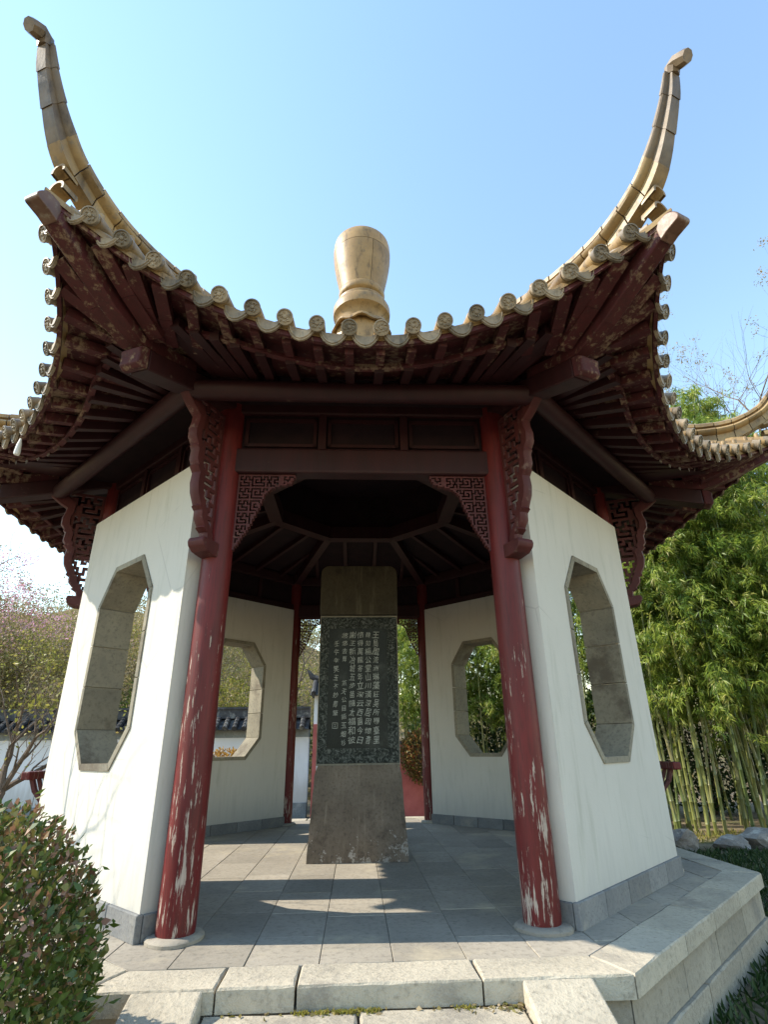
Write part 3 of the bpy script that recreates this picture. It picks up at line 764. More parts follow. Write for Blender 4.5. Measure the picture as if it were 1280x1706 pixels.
    for i in range(n):       # scalloped apron
        a = 2*math.pi*i/n; s_ = .5+.5*math.cos(8*a)
        for r_, z_ in ((.38, 7.56), (.475, 7.52-.05*s_), (.50, 7.46-.075*s_), (.47, 7.45-.07*s_), (.40, 7.48)): vs.append((r_*math.cos(a), r_*math.sin(a), z_))
    mb.add(vs, [(i*5+k_, ((i+1) % n)*5+k_, ((i+1) % n)*5+k_+1, i*5+k_+1) for i in range(n) for k_ in range(4)])
    link('scalloped_apron', mb.mesh('scalloped_apron', 'finial_glaze', True), fo)
    link('lower_ring', MB().lathe([(.36, 7.54), (.385, 7.68), (.43, 7.73), (.475, 7.77), (.482, 7.84), (.478, 7.92), (.455, 7.97), (.42, 8.0), (.418, 8.06), (.36, 8.075)], 40).mesh('lower_ring', 'finial_glaze', True), fo)
    link('neck', MB().lathe([(.33, 8.06), (.325, 8.13), (.375, 8.16), (.392, 8.19), (.395, 8.27), (.38, 8.30)], 40).mesh('neck', 'finial_glaze', True), fo)
    prof = [(.375, 8.30), (.40, 8.46), (.445, 8.68), (.48, 8.90), (.497, 9.06), (.50, 9.12)]
    for q_ in range(4):
        a0 = R_(-67.5-22.5)+q_*math.pi/2+.008; m = MB(); m.lathe(prof, 14, a0, a0+math.pi/2-.016)
        link('vase_panel', m.mesh('vase_panel', 'finial_glaze', True, fix=False), fo)
    link('vase_core', MB().lathe([(.36, 8.3), (.43, 8.7), (.485, 9.12)], 32).mesh('vase_core', 'dark_ceiling', True), fo)
    link('vase_shoulder', MB().lathe([(.501, 9.128), (.502, 9.24), (.495, 9.34), (.482, 9.40), (.46, 9.43), (.42, 9.44), (.02, 9.44)], 40).mesh('vase_shoulder', 'finial_glaze', True), fo)
build_roof()

# ceiling inside: sloping boards, radial ribs and an octagonal ring of beams
def build_ceiling():
    zr, ar = 4.27, 1.27
    mb = MB(); mb.prism([(-ar*T8-.10, -ar-.10), (ar*T8+.10, -ar-.10), (ar*T8-.035, -ar+.09), (-ar*T8+.035, -ar+.09)], 'z', zr, zr+.2)
    ring('ring_beam', mb.mesh('ring_beam', 'beam_red'), FA)
    mb = MB(); a0, a1 = ar+.02, A-.02
    mb.add([(-a1*T8, -a1, 4.12), (a1*T8, -a1, 4.12), (a0*T8, -a0, zr+.16), (-a0*T8, -a0, zr+.16), (-a1*T8, -a1, 4.16), (a1*T8, -a1, 4.16), (a0*T8, -a0, zr+.2), (-a0*T8, -a0, zr+.2)],
           [(0, 1, 2, 3), (7, 6, 5, 4), (0, 4, 5, 1), (2, 6, 7, 3)])
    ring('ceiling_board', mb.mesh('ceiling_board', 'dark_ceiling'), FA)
    mb = MB(); mb.beam((1.35, 0, zr+.09), (3.08, 0, 4.02), .12, .16); ring('ceiling_rib', mb.mesh('ceiling_rib', 'beam_red'), VA)
    for x in (-.78, -.26, .26, .78):
        mb = MB(); ai = max(ar+.1, abs(x)/T8+.08); t = (ai-ar)/(A-ar)
        mb.beam((x, -ai, zr+.13-.15*t), (x, -A+.05, 4.07), .06, .09); ring('ceiling_rafter', mb.mesh('ceiling_rafter', 'beam_red'), FA)
    mb = MB(); mb.prism([(-1.3*T8, -1.3), (1.3*T8, -1.3), (.001, -.002), (-.001, -.002)], 'z', 5.05, 5.08)
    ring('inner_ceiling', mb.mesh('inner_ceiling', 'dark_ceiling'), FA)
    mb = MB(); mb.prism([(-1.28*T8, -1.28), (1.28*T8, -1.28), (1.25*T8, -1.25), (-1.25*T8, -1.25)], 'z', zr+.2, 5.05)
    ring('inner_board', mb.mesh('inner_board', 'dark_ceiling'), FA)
build_ceiling()
# small white peg under the left eave
mb = MB(); mb.lathe([(.008, 0), (.02, -.06), (.026, -.14), (.022, -.16)], 10)
k0 = link('white_peg', mb.mesh('white_peg', 'white_peg', True), PV, (-3.02, -2.92, 3.66))

# ------------------------------------------------------------------ benches with leaning rails in the side bays
def build_bench(rot, label):
    B = thing('leaning_rail_bench', label, 'bench', (0, 0, 0), rot, 'benches in the side bays')
    mb = MB(); mb.box(-1.08, 1.08, -A-.16, -A+.20, .42, .47); bevel(link('seat', mb.mesh('seat', 'carved_red'), B), .01, 2)
    mb = MB(); mb.box(-1.06, 1.06, -A-.02, -A+.02, .02, .42); link('front_board', mb.mesh('front_board', 'beam_red'), B)
    mb = MB(); mb.beam((-1.12, -A-.40, .905), (1.12, -A-.40, .905), .085, .075); bevel(link('top_rail', mb.mesh('top_rail', 'column_red'), B), .012, 2)
    pts = [(-A-.13, .45), (-A-.16, .55), (-A-.24, .66), (-A-.335, .76), (-A-.385, .87)]
    for i in range(17):
        x = -1.0+i*.125; mb = MB(); wd = .05 if i in (0, 16) else .022
        for a, b in zip(pts, pts[1:]): mb.beam((x, a[0], a[1]), (x, b[0], b[1]), wd, .04, up=(1, 0, 0)) if False else mb.beam((x, a[0], a[1]), (x, b[0], b[1]+.004), wd, .035)
        link('baluster', mb.mesh('baluster', 'carved_red'), B)
build_bench(FA[2], 'red wooden bench rail in the open bay right of the pavilion, before the bamboo')
build_bench(FA[6], 'red wooden bench rail in the open bay left of the pavilion, before the bare tree')

# ------------------------------------------------------------------ stele
def build_stele():
    Y = -.45
    P = thing('stone_stele', 'tall dark inscribed stone stele with plain brown cap and base in the pavilion centre', 'stele', (-.02, 0, 0))
    # base: tapered, worn lower edge
    mb = MB(); nx, nz = 22, 18; rr = random.Random(5)
    def hw(t): return .545-.065*t
    vs = []
    prof = []
    for j in range(nz+1):
        t = j/nz; h_ = hw(t)-(.03*max(0, t-.93)/.07)**1
        prof.append((t*.94, h_, .25-.05*t))
    for z, h_, d in prof:
        n = 0
        for i in range(nx+1): vs.append((-h_+2*h_*i/nx+rr.uniform(-.003, .003), Y-.02-(d-.25)*.3+rr.uniform(-.004, .004)*(1 if i not in (0, nx) else 2.5)+.03*max(0, (z-.9)/.04)*0, z))
        for i in range(nx+1): vs.append((h_-2*h_*i/nx, Y+.42, z))
    m = 2*(nx+1); fs = [(j*m+i, j*m+(i+1) % m, (j+1)*m+(i+1) % m, (j+1)*m+i) for j in range(nz) for i in range(m)]+[tuple(nz*m+i for i in range(m))]
    mb.add(vs, fs); link('base', mb.mesh('base', 'oldstone', True), P)
    mb = MB(); mb.cbox(-.478, .478, Y+.045, Y+.30, .938, 2.645, .012); link('tablet', mb.mesh('tablet', 'tablet'), P).name = 'tablet'
    tab = P.children[-1]
    yb = Y+.0435
    mb = MB()
    for x0, x1, z0, z1 in ((-.465, -.365, .96, 2.62), (.345, .465, .96, 2.62), (-.363, .343, .96, 1.115), (-.363, .343, 2.48, 2.62)): mb.box(x0, x1, yb-.003, yb+.01, z0, z1)
    link('carved_border', mb.mesh('carved_border', 'tablet_border'), tab)
    mb = MB()
    for x0, x1, z0, z1 in ((-.478, .478, .94, .957), (-.478, .478, 2.622, 2.64), (-.478, -.468, .958, 2.62), (.468, .478, .958, 2.62)): mb.box(x0, x1, yb-.006, yb+.01, z0, z1)
    link('edge_fillet', mb.mesh('edge_fillet', 'lining'), tab)
    # cap with rounded upper corners
    pts = [(-.485, 2.65), (.485, 2.65)]
    for cx, a0 in ((.385, 0), (-.385, math.pi/2)):
        for i in range(7): a = a0+math.pi/2*i/6; pts.append((cx+.10*math.cos(a), 3.185+.10*math.sin(a)))
    mb = MB(); mb.prism(pts, 'y', Y+.01, Y+.33); bevel(link('cap', mb.mesh('cap', 'capstone'), P), .012, 2)
    # inscription
    cols = ["王局風流洲琳藻莊吴所蜀臺里", "韓如楊公堂山川漢深居因憶音", "倍得萬龍答年立深云西園今日", "謝王新冶城五步苗隨太福和彼", "悠悠去輝　　顏天公目語玉烟杉", "壬午年笑玉不妙卿筆"]
    xs = [.225, .13, .035, -.06, -.155, -.255]
    tmp = []
    dg = None
    mbv = MB()
    for ci, s_ in enumerate(cols):
        for ri, ch in enumerate(s_):
            if ch == '　': continue
            cu = bpy.data.curves.new('t', 'FONT'); cu.body = ch; cu.size = .082*(.86 if ci > 3 else 1.05); cu.align_x = 'CENTER'; cu.offset = .0004; cu.resolution_u = 2
            cu.shear = .12
            ob = bpy.data.objects.new('t', cu); col.objects.link(ob); tmp.append((ob, cu, ci, ri))
    bpy.context.view_layer.update(); dg = bpy.context.evaluated_depsgraph_get()
    for ob, cu, ci, ri in tmp:
        me = ob.evaluated_get(dg).to_mesh(); rr2 = random.Random(ci*31+ri)
        pit_ = .100 if ci < 4 else (.094 if ci == 4 else .10); z0 = (2.40 if ci < 5 else 2.30)-ri*pit_
        sx, sz, an = .70+rr2.random()*.4, .80+rr2.random()*.42, rr2.uniform(-.2, .2); ca, sa = math.cos(an), math.sin(an)
        vs = [((v.co.x*sx*ca-(v.co.y-.03)*sz*sa)+xs[ci]-.02, yb+.0-.0022, z0+(v.co.x*sx*sa+(v.co.y-.03)*sz*ca)) for v in me.vertices]
        mbv.add(vs, [tuple(p.vertices) for p in me.polygons]); ob.evaluated_get(dg).to_mesh_clear()
    for ob, cu, *_ in tmp: bpy.data.objects.remove(ob); bpy.data.curves.remove(cu)
    # seal
    sx, sz = -.272, 1.36
    for b in ((-.032, .032, .026, .032), (-.032, .032, -.032, -.026), (-.032, -.026, -.032, .032), (.026, .032, -.032, .032), (-.014, .014, .010, .014), (-.014, .014, -.014, -.010), (-.002, .002, -.014, .014)):
        mbv.add([(sx+b[0], yb-.0022, sz+b[2]), (sx+b[1], yb-.0022, sz+b[2]), (sx+b[1], yb-.0022, sz+b[3]), (sx+b[0], yb-.0022, sz+b[3])], [(0, 1, 2, 3)])
    link('inscription', mbv.mesh('inscription', 'letter', fix=False), tab)['kind'] = 'stuff'
build_stele()

# ------------------------------------------------------------------ garden wall and gate behind
def tiled_wall(name, label, x0, x1, y, zt, parent_loc):
    W = thing(name, label, 'wall', (0, y, 0))
    mb = MB(); mb.box(x0, x1, -.15, .15, -.18, zt-.62); link('plaster_panel', mb.mesh('plaster_panel', 'garden_white'), W)
    mb = MB(); mb.box(x0, x1, -.17, .17, zt-.62, zt-.42); link('cornice', mb.mesh('cornice', 'bluestone'), W)
    n = int((x1-x0)/.9)
    for i in range(n):
        mb = MB(); a = x0+(x1-x0)*i/n+.005; b = x0+(x1-x0)*(i+1)/n-.005; mb.cbox(a, b, -.19, .19, GZ-.03, -.18, .01); link('footing_stone', mb.mesh('footing_stone', 'bluestone'), W)
    mb = MB(); mb.add([(x0, -.46, zt-.42), (x1, -.46, zt-.42), (x1, 0, zt-.12), (x0, 0, zt-.12), (x0, .46, zt-.42), (x1, .46, zt-.42)], [(0, 1, 2, 3), (3, 2, 5, 4), (0, 4, 5, 1)])
    link('tile_bed', mb.mesh('tile_bed', 'darktile'), W)
    mb = MB(); nn = 7; pts = []
    for i in range(4):
        for t, r_ in ((0, .06), (.95, .075), (1, .075)):
            u = (i+t)/4; pts.append(((0, -.05-.46*u, -.08-.32*u), r_))
    mb.tube([p[0] for p in pts], [p[1] for p in pts], 8); tme = mb.mesh('roof_tile', 'darktile', True)
    nt_ = int((x1-x0)/.26)
    for i in range(nt_): link('roof_tile', tme, W, (x0+.13+i*.26, 0, zt), (0, 0, 0))
    mb = MB(); mb.box(x0, x1, -.11, .11, zt-.12, zt+.12); mb.box(x0, x1, -.14, .14, zt+.122, zt+.18); link('ridge', mb.mesh('ridge', 'darktile'), W)
    return W
tiled_wall('garden_wall', 'long white garden wall with dark grey tile coping behind the pavilion, left', -17.0, -1.35, 9.42, 2.05, None)
def build_gate():
    G = thing('garden_gate', 'white garden gate with red doors and upturned dark tiled ridge behind the stele', 'gate', (-.13, 9.4, 0))
    for x0, x1 in ((-1.1, -.75), (.75, 1.0)):
        mb = MB(); mb.box(x0, x1, -.25, .25, GZ, 2.5); link('pillar', mb.mesh('pillar', 'garden_white'), G)
    mb = MB(); mb.box(-1.105, -1.0, -.29, -.255, GZ+.02, 1.75); link('red_trim', mb.mesh('red_trim', 'gate_red'), G)
    mb = MB(); mb.box(-.75, .75, -.2, .2, 1.9, 2.5); link('lintel', mb.mesh('lintel', 'garden_white'), G)
    for x0, x1 in ((-.745, -.005), (.005, .745)):
        mb = MB(); mb.box(x0, x1, -.05, .02, GZ+.03, 1.895); link('door_leaf', mb.mesh('door_leaf', 'gate_red'), G)
    mb = MB(); mb.add([(-1.2, -.62, 2.5), (1.12, -.62, 2.5), (1.08, 0, 2.9), (-1.15, 0, 2.9), (-1.2, .62, 2.5), (1.12, .62, 2.5)], [(0, 1, 2, 3), (3, 2, 5, 4), (0, 4, 5, 1), (0, 3, 4), (1, 5, 2)])
    link('roof', mb.mesh('roof', 'darktile'), G)
    mb = MB(); mb.tube([(0, 0, 0), (0, -.3, -.2), (0, -.64, -.40)], .07, 8); me = mb.mesh('roof_tile', 'darktile', True)
    for i in range(9): link('roof_tile', me, G, (-1.1+i*.265, 0, 2.93))
    mb = MB(); mb.tube([(-1.32, 0, 3.22), (-1.22, 0, 3.05), (-1.05, 0, 2.98), (0, 0, 2.96), (.95, 0, 2.98), (1.08, 0, 3.05), (1.16, 0, 3.2)], [.04, .08, .1, .1, .1, .08, .04], 8); link('ridge', mb.mesh('ridge', 'darktile', True), G)
build_gate()
mb = MB(); mb.box(-.72, .72, -.12, .12, GZ, 1.2)
RW = thing('red_wall', 'plain pink red wall panel under hanging vine behind the right back column', 'wall', (1.88, 9.2, 0))
link('panel', mb.mesh('panel', 'gate_red'), RW)
mb = MB(); mb.box(-.80, .80, -.16, .16, 1.202, 1.30); link('coping', mb.mesh('coping', 'darktile'), RW)

# ------------------------------------------------------------------ plants
def unit(v): return v/np.linalg.norm(v, axis=-1, keepdims=True)
def rand_dirs(n): return unit(nrg.normal(size=(n, 3)))
def grow(base, height, seed, levels=5, trunk_r=.12, spread=.55, up=.25, split=(2, 3), lean=(0, 0), first=.35, ratio=.74, sides=(7, 6, 5, 4, 3, 3, 3)):
    """branching skeleton -> (MB of tapered limbs, tips array, tip dirs)"""
    r = random.Random(seed); mb = MB(); tips = []; tdir = []
    def br(p, d, L, rad, lv):
        n = 4 if lv < 3 else 3; pts = [p.copy()]; rs = [rad]; dd = d.copy()
        for i in range(n):
            dd = (dd+Vector((r.gauss(0, .13), r.gauss(0, .13), r.gauss(0, .09)+up*.12))).normalized()
            p = p+dd*L/n; pts.append(p.copy()); rs.append(rad*(1-.38*(i+1)/n))
        mb.tube(pts, rs, sides[min(lv, 6)], cap=False)
        if lv >= levels: tips.append(tuple(p)); tdir.append(tuple(dd)); return
        k_ = r.randint(*split)
        a0 = r.random()*6.28
        for j in range(k_):
            perp = dd.orthogonal().normalized(); perp.rotate(__import__('mathutils').Quaternion(dd, a0+6.283*j/k_+r.uniform(-.5, .5)))
            nd = (dd+perp*spread*r.uniform(.6, 1.4)+Vector((0, 0, up*.4))).normalized()
            br(p, nd, L*ratio*r.uniform(.75, 1.15), rs[-1]*(.78 if j == 0 else .62), lv+1)
        if lv >= 1:
            for j in range(2):
                q = pts[1+j % (len(pts)-2)]; perp = Vector((r.gauss(0, 1), r.gauss(0, 1), r.gauss(.3, .6))).normalized()
                if lv+2 <= levels: br(q, (dd*.6+perp).normalized(), L*ratio*.7, rad*.4, min(levels, lv+2))
    br(Vector(base), Vector((lean[0], lean[1], 1)).normalized(), height*first, trunk_r, 0)
    return mb, np.array(tips), np.array(tdir)
def tree(name, label, loc, height, seed, leafm=None, nleaf=0, lsize=.06, group=None, cat='tree', rl=.45, trunkm='bark', **kw):
    T = thing(name, label, cat, loc, 0, group)
    mb, tips, td = grow((0, 0, -.1), height, seed, **kw)
    link('trunk', mb.mesh('trunk', trunkm, True, fix=False), T)
    if leafm and nleaf:
        per = max(1, nleaf//len(tips)); p = np.repeat(tips, per, 0); n = len(p)
        p = p+nrg.normal(size=(n, 3))*rl*np.array([1, 1, .8]); d = rand_dirs(n)+np.array([0, 0, -.2])
        clump = np.repeat(nrg.random(len(tips)), per); var = np.clip(clump*.6+nrg.random(n)*.4, 0, 1)
        link('crown', leaves('crown', p, d, lsize*nrg.uniform(.7, 1.3, n), lsize*.55*nrg.uniform(.7, 1.3, n), leafm, var), T)
    return T
# bamboo: five culm-and-crown patterns shared by all canes
def bamboo_variant(seed, h, zleaf=2.65, dens=5.4):
    r = np.random.default_rng(seed)
    lean = r.normal(size=2)*.05; bend = r.normal(size=2)*.045
    n = 26; zs = np.linspace(-.1, h, n); P = np.stack([lean[0]*zs+bend[0]*(zs/h)**3*h*2.0, lean[1]*zs+bend[1]*(zs/h)**3*h*2.0, zs], 1)
    mb = MB(); pts = []; rad = []
    for i in range(n):
        rr = .034*(1-.75*i/n)
        if 0 < i < n-1: pts += [P[i]-np.array([0, 0, .012]), P[i], P[i]+np.array([0, 0, .012])]; rad += [rr, rr*1.22, rr]
        else: pts.append(P[i]); rad.append(rr)
    mb.tube(pts, rad, 6)
    sp = []; sdv = []
    nb = int(h*dens)
    for b in range(nb):
        z = zleaf+(h-zleaf)*(b/nb)**.8; i = min(n-2, int((z+.1)/(h+.1)*(n-1))); base = P[i]
        L = (1.35-.65*(z/h))*r.uniform(.6, 1.25); a = r.random()*6.283; e = r.uniform(.1, .65)
        d = np.array([math.cos(a), math.sin(a), e]); pp = [base]
        for s_ in range(4):
            d = d+np.array([0, 0, -.30]); q = pp[-1]+d/np.linalg.norm(d)*L/4; pp.append(q)
        mb.tube([tuple(q) for q in pp], [.006, .005, .004, .003, .002], 3, cap=False)
        for s_ in range(1, 5):
            for t in range(4 if s_ > 1 else 2):
                sp.append(pp[s_]+r.normal(size=3)*.085); dd = d*np.array([1, 1, 0])*.5+r.normal(size=3)*.45+np.array([0, 0, -.75]); sdv.append(dd)
    sp = np.array(sp); sdv = np.array(sdv); per = 11
    pos = np.repeat(sp, per, 0)+r.normal(size=(len(sp)*per, 3))*.035
    dr = np.repeat(unit(sdv), per, 0)+r.normal(size=(len(sp)*per, 3))*.5
    m = len(pos); var = np.clip(np.repeat(r.random(len(sp)), per)*.75+r.random(m)*.3-.05, 0, 1)
    lm = leaves('bamboo_foliage', pos, dr, r.uniform(.10, .19, m), r.uniform(.018, .029, m), 'bamboo_leaf', var, .15, .4)
    return mb.mesh('bamboo_culm', 'culm', True, fix=False), lm
BV = [bamboo_variant(100+i, h) for i, h in enumerate((6.2, 7.0, 7.8, 8.6, 9.4))]
BV += [bamboo_variant(130+i, h, 4.6, 2.6) for i, h in enumerate((7.5, 8.4))]
bspots = []
rb = random.Random(21)
def zone(n, fx, fy, tag):
    for i in range(n):
        bspots.append((fx(i/(n-1), rb), fy(i/(n-1), rb), tag))
zone(19, lambda t, r: 6.35+t*3.6+r.uniform(-.3, .3), lambda t, r: 4.95+r.uniform(-.5, .6)-max(0, t-.4)*2.8, 'front row of the grove right of the pavilion')
zone(17, lambda t, r: 6.3+t*5+r.uniform(-.4, .4), lambda t, r: 6.6+r.uniform(-.7, .7), 'middle of the grove right of the pavilion')
zone(20, lambda t, r: 5.0+t*8+r.uniform(-.4, .4), lambda t, r: 9+r.uniform(-.8, .8), 'back of the grove right of the pavilion')
zone(20, lambda t, r: 1.45+t*4.4+r.uniform(-.2, .3), lambda t, r: 10.6+r.uniform(-.5, .6), 'clump seen between the stele and the right back wall')
zone(26, lambda t, r: 6.2+t*3.6+r.uniform(-.2, .2), lambda t, r: 5.3+r.uniform(-.7, 1.2), 'slender bare stemmed group among the front canes')
for q_ in ((8.9, 5.3), (9.4, 5.6), (9.8, 5.2), (10.3, 5.9)): bspots.append((*q_, 'tallest clump rising above the right roof corner'))
for i, (x, y, tg) in enumerate(bspots):
    v = 4 if 'tallest' in tg else 5+rb.randrange(2) if 'slender' in tg else rb.randrange(5)
    o = thing('bamboo', 'tall leafy bamboo cane in the '+tg, 'bamboo', (x, y, GZ), rb.random()*6.283, 'bamboo, '+tg)
    s_ = rb.uniform(1.12, 1.22) if 'tallest' in tg else rb.uniform(.88, 1.1); o.scale = (s_, s_, s_)
    link('culm', BV[v][0], o); link('foliage', BV[v][1], o)
# clipped shrub in the left foreground
def shrub(name, label, loc, rad, n, lsize, mat, cat='shrub', lumps=14, seed=1, zmin=0, top_red=0.0, shoots=0):
    r = np.random.default_rng(seed); T = thing(name, label, cat, loc)
    rx, ry, rz = rad
    ld = unit(r.normal(size=(lumps, 3))); lr = r.uniform(-.16, .16, lumps)
    d = unit(r.normal(size=(n, 3))); k_ = 1+((np.clip(d@ld.T, 0, 1)**8)*lr).sum(1)
    shell = 1-np.abs(r.normal(size=n))*.16; inner = r.random(n) < .18; shell[inner] = r.random(inner.sum())**.4
    p = d*(k_*shell)[:, None]*np.array([rx, ry, rz])+np.array([0, 0, rz*1.0]); keep = p[:, 2] > zmin
    p = p[keep]; d = d[keep]
    smb = MB()
    for i in range(shoots):
        dv = r.normal(size=3)*np.array([1, 1, .6])+np.array([0, 0, .5]); dv /= np.linalg.norm(dv)
        st = dv*np.array([rx, ry, rz])*r.uniform(.82, 1.0)+np.array([0, 0, rz]); L = r.uniform(.06, .2); up_ = dv*.5+np.array([0, 0, .8])+r.normal(size=3)*.25; up_ /= np.linalg.norm(up_)
        smb.tube([tuple(st-up_*.12), tuple(st+up_*L)], [.003, .0012], 4, cap=False)
        for t_ in np.linspace(.0, 1, int(3+L*40)): p = np.vstack([p, st+up_*L*t_]); d = np.vstack([d, up_+r.normal(size=3)*.8])
    m = len(p)
    dr = d*.7+r.normal(size=(m, 3))*.7+np.array([0, 0, .3])
    var = np.clip(r.random(m)*.75+r.random(m)**5*.5+top_red*np.clip((p[:, 2]-1.1*rz)/rz, 0, 1)*r.random(m), 0, 1)
    link('foliage', leaves('foliage', p, dr, lsize*r.uniform(.5, 1.4, m), lsize*.6*r.uniform(.55, 1.25, m), mat, var, 0, .5), T)
    mb = smb; rr = random.Random(seed)
    for i in range(26):
        a = rr.random()*6.28; e = rr.uniform(.25, .95)
        q = Vector((math.cos(a)*rx*e*.85, math.sin(a)*ry*e*.85, rz*(1.0+.75*math.sqrt(max(0, 1-e*e)))*rr.uniform(.8, 1)))
        mid = Vector((q.x*.35, q.y*.35, q.z*.5)); mb.tube([(rr.uniform(-.06, .06), rr.uniform(-.06, .06), -.05), mid, q], [.014, .009, .003], 5, cap=False)
    link('stems', mb.mesh('stems', 'bark', True, fix=False), T)
    return T
shrub('clipped_shrub', 'rounded green shrub with reddish leaf tips in the left foreground', (-1.86, -4.42, GZ), (.72, .62, .70), 22000, .043, 'bush_leaf', seed=4, top_red=.55, lumps=30, shoots=170)
shrub('low_shrub', 'low dark green shrub below the bare tree at the far left', (-5.1, .2, GZ), (.8, .7, .45), 5000, .07, 'green_leaf', seed=5)
shrub('low_shrub', 'low green shrub behind the left bench at the wall foot', (-7.6, 4.4, GZ), (1.0, .9, .6), 5000, .08, 'green_leaf', seed=6)
shrub('orange_shrub', 'orange leafed shrub seen at the bottom of the left back window', (-3.1, 7.0, GZ), (.9, .7, .85), 5000, .08, 'orange_leaf', seed=7)
shrub('dark_shrub', 'dark green shrub seen through the right back window', (4.6, 6.6, GZ), (1.1, 1.0, 1.0), 8000, .08, 'green_leaf', seed=8)
shrub('hanging_vine', 'reddish leafed vine hanging over the pink red wall', (1.75, 8.8, .25), (.62, .25, .7), 3500, .08, 'vine_leaf', 'vine', seed=9)
for i, (x, y, s_) in enumerate(((7.0, 8.2, 1.5), (9.2, 8.4, 1.7), (11.6, 8.3, 1.6), (13.8, 8.6, 1.9), (5.6, 11.6, 1.8), (3.4, 12.2, 1.8))):  # dark shrubs added to stand in for the deep shade behind the grove
    shrub('shade_filler_shrub', 'tall dark green shrub added for the deep shade at the back of the bamboo', (x, y, GZ), (s_, s_*.7, s_*1.0), 5000, .13, 'ground_leaf', seed=80+i)['group'] = 'shrubs added as dark shade behind the bamboo'
# trees
tree('bare_tree', 'crooked small tree with sparse yellow green leaves beyond the left bench', (-6.0, 3.2, GZ), 4.8, 3, 'young_leaf', 650, .08, levels=5, trunk_r=.13, spread=.75, rl=.18, first=.26, lean=(-.35, .1), up=.3)
tree('bare_tree', 'leafless small tree whose branches throw shadows on the sunlit left wall', (-4.05, -1.75, GZ), 3.7, 17, None, 0, levels=5, trunk_r=.10, spread=.58, first=.42, lean=(-.05, -.05))
tg = 'thin woodland trees on the slope behind the left garden wall'
rt = random.Random(33)
lab = ['pale tan budding tree on the slope behind the left garden wall', 'yellow green budding tree on the slope behind the left garden wall', 'tall thin grey tree on the slope behind the left garden wall']
for i in range(24):
    x = -25+i*1.0+rt.uniform(-.5, .5); y = rt.uniform(11.2, 20); t = i % 3
    z = GZ+max(0, (y-14)/60)**.8*20*(.3+.7*max(0, min(1, (6-x)/20)))
    tree('woodland_tree', lab[t], (x, y, z), rt.uniform(7.5, 10.5), 40+i, ('tan_leaf', 'young_leaf', 'tan_leaf')[t], (9000, 5200, 7000)[t], .08, tg, levels=6, trunk_r=.11, spread=.5, rl=.16, first=.25)
shrubs_bg = [(-9.5, 10.9, 1.3), (-6.2, 11.3, 1.6), (-4.1, 11.5, 1.5), (-2.6, 11.8, 1.5), (-13, 11, 1.5)]
for i, (x, y, s_) in enumerate(shrubs_bg):
    shrub('tall_shrub', 'bushy yellow green evergreen showing above the garden wall coping, left', (x, y, GZ), (s_*.8, s_*.7, s_*1.25), 4200, .11, 'green_leaf' if i % 2 else 'young_leaf', seed=60+i)['group'] = 'evergreens behind the left garden wall'
tree('blossom_tree', 'pink blossoming tree at the far left below the eave', (-13.2, 10.6, GZ), 11.5, 71, 'blossom', 9000, .10, levels=6, trunk_r=.12, spread=.55, rl=.14, first=.26)
tree('bare_tree', 'tall grey leafless tree rising above the bamboo at the right', (12.8, 8.0, GZ), 16.5, 82, None, 0, levels=6, trunk_r=.30, spread=.55, first=.26, rl=.3)
tree('bare_tree', 'leafless tree with wide low branches beside the right roof corner', (10.8, 7.6, GZ), 13.5, 85, None, 0, levels=6, trunk_r=.26, spread=.62, first=.30)
tree('budding_tree', 'tall pale green budding tree at the right edge above the roof', (15.5, 8.0, GZ), 19, 90, 'tan_leaf', 11000, .065, levels=6, trunk_r=.42, spread=.5, rl=.10, first=.25)
tree('leafy_tree', 'yellow green leafy tree behind the right roof ridge', (14.2, 9.5, GZ), 10.5, 93, 'green_leaf', 14000, .12, levels=6, trunk_r=.15, spread=.55, rl=.25, first=.25)

# rocks by the path and dark ground cover
def rock(label, loc, sc, seed):
    import bmesh
    bm = bmesh.new(); bmesh.ops.create_icosphere(bm, subdivisions=3, radius=1)
    r = np.random.default_rng(seed); dirs = unit(r.normal(size=(22, 3))); am = r.uniform(.72, 1.1, 22)
    for v in bm.verts:
        c_ = np.array(v.co); d = np.max(dirs@c_*0) + np.min(am/np.clip(dirs@c_, .25, 1)); v.co = v.co*float(min(d, 1.35))+Vector(r.normal(size=3)*.025)
    me = bpy.data.meshes.new('rock'); bm.to_mesh(me); bm.free(); me.materials.append(M['rock'])
    o = thing('rock', label, 'rock', loc, seed, 'garden rocks', me); o.scale = sc
rock('pale pitted garden rock lying nearest the right bench', (5.55, 3.35, GZ+.12), (.38, .28, .20), 1)
rock('small dark brown rock between the two pale garden rocks', (6.35, 3.25, GZ+.10), (.26, .2, .16), 2)
rock('large flat grey garden rock at the right edge before the bamboo', (7.1, 3.3, GZ+.12), (.62, .4, .24), 3)
rock('pale rock beside the right back column behind the pavilion', (2.55, 8.2, GZ+.2), (.4, .3, .35), 5)
def cover(name, label, n, fx, lsize, mat, wd):
    p = fx(n); d = nrg.normal(size=(len(p), 3))*.5+np.array([0, 0, 1.0]); m = len(p)
    o = link(name, leaves(name, p, d, lsize*nrg.uniform(.6, 1.3, m), wd*nrg.uniform(.7, 1.3, m), mat, None, .15)); o['kind'] = 'stuff'; o['label'] = label; o['category'] = 'grass'
def right_bed(n):
    x = nrg.uniform(1.2, 9, n); y = nrg.uniform(-6, 2.9, n)
    ok = ((x-y > (RIMD-.01)*1.4142) | (x > 3.74)) & (x > 1.35)
    x, y = x[ok], y[ok]; return np.stack([x, y, np.full(len(x), GZ)+nrg.uniform(0, .03, len(x))], 1)
cover('ground_cover', 'dark green strap leafed ground cover beside the platform, right', 42000, right_bed, .13, 'ground_leaf', .02)
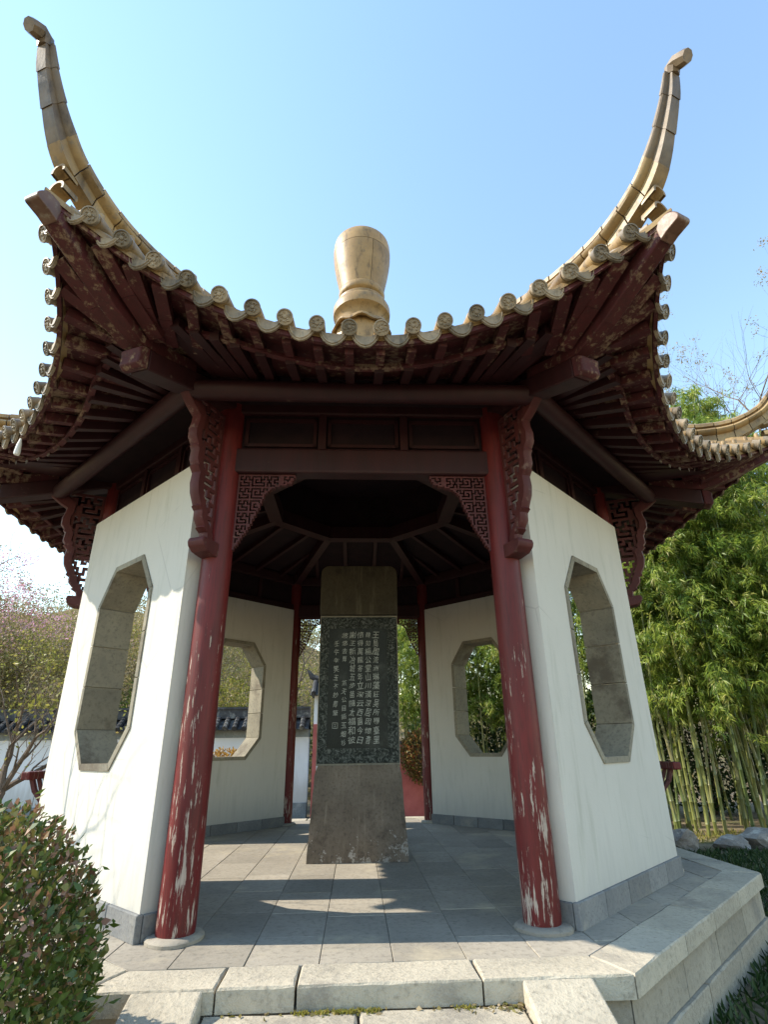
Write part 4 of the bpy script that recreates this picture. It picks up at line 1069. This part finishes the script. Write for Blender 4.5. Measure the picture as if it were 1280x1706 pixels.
def left_bed(n):
    x = nrg.uniform(-9, -3.2, n); y = nrg.uniform(-4, 8, n); ok = np.maximum(np.abs(x), np.abs(x-y)*.7071) > 3.9
    x, y = x[ok], y[ok]; return np.stack([x, y, np.full(len(x), GZ)], 1)
cover('low_grass', 'sparse green grass on the ground left of the platform', 12000, left_bed, .10, 'green_leaf', .014)
def bamboo_foot(n):
    x = nrg.uniform(5.6, 11, n); y = nrg.uniform(4.0, 5.2, n); return np.stack([x, y, np.full(n, GZ)], 1)
cover('bamboo_undergrowth', 'short yellow green grass at the foot of the bamboo', 2500, bamboo_foot, .13, 'young_leaf', .014)
def step_weeds(n):
    c_ = nrg.choice([-.30, -.20, -.12, -.05, .05, .52], n); x = c_+nrg.normal(size=n)*.025; return np.stack([x, np.full(n, -3.735)-np.abs(nrg.normal(size=n))*.018, np.full(n, -.106)], 1)
cover('step_weeds', 'tiny green weeds in the joint under the platform rim', 420, step_weeds, .022, 'young_leaf', .011)
def slope_wood(n):
    x = nrg.uniform(-55, 12, n); y = 14+nrg.random(n)**1.3*45; t = (y-14)/60; side = np.clip((6-x)/20, 0, 1)
    z = GZ-.3+(21*t**.8)*(.3+.7*side); cl = np.sin(x*1.7+np.cos(y*1.1)*2)*np.cos(y*1.9+x*.6)
    return np.stack([x, y, z+nrg.random(n)**1.5*(2.6+1.6*cl)], 1)
p_ = slope_wood(90000); m_ = len(p_)
v_ = np.clip(.5+.35*np.sin(p_[:, 0]*.9+np.sin(p_[:, 1]*.8)*1.5)+nrg.normal(size=m_)*.18, 0, 1)
o_ = link('slope_wood', leaves('slope_wood', p_, rand_dirs(m_), nrg.uniform(.12, .3, m_), nrg.uniform(.06, .16, m_), 'tan_leaf', v_)); o_['kind'] = 'stuff'
o_['label'] = 'tan and olive thicket covering the slope behind the garden wall'; o_['category'] = 'woodland'
def dry_leaves(n):
    x = np.concatenate([.80-np.abs(nrg.normal(size=n//2))*.09, nrg.uniform(-.75, .75, n-n//2)]); y = -3.735-np.abs(nrg.normal(size=n))*.035
    return np.stack([x, y, np.full(n, -.100)], 1)
p_ = dry_leaves(70); d_ = rand_dirs(70)*np.array([1, 1, .12])
o_ = link('fallen_leaves', leaves('fallen_leaves', p_, d_, nrg.uniform(.02, .05, 70), nrg.uniform(.012, .026, 70), 'tan_leaf')); o_['kind'] = 'stuff'
o_['label'] = 'small dry leaves gathered in the corner of the top step'; o_['category'] = 'leaves'
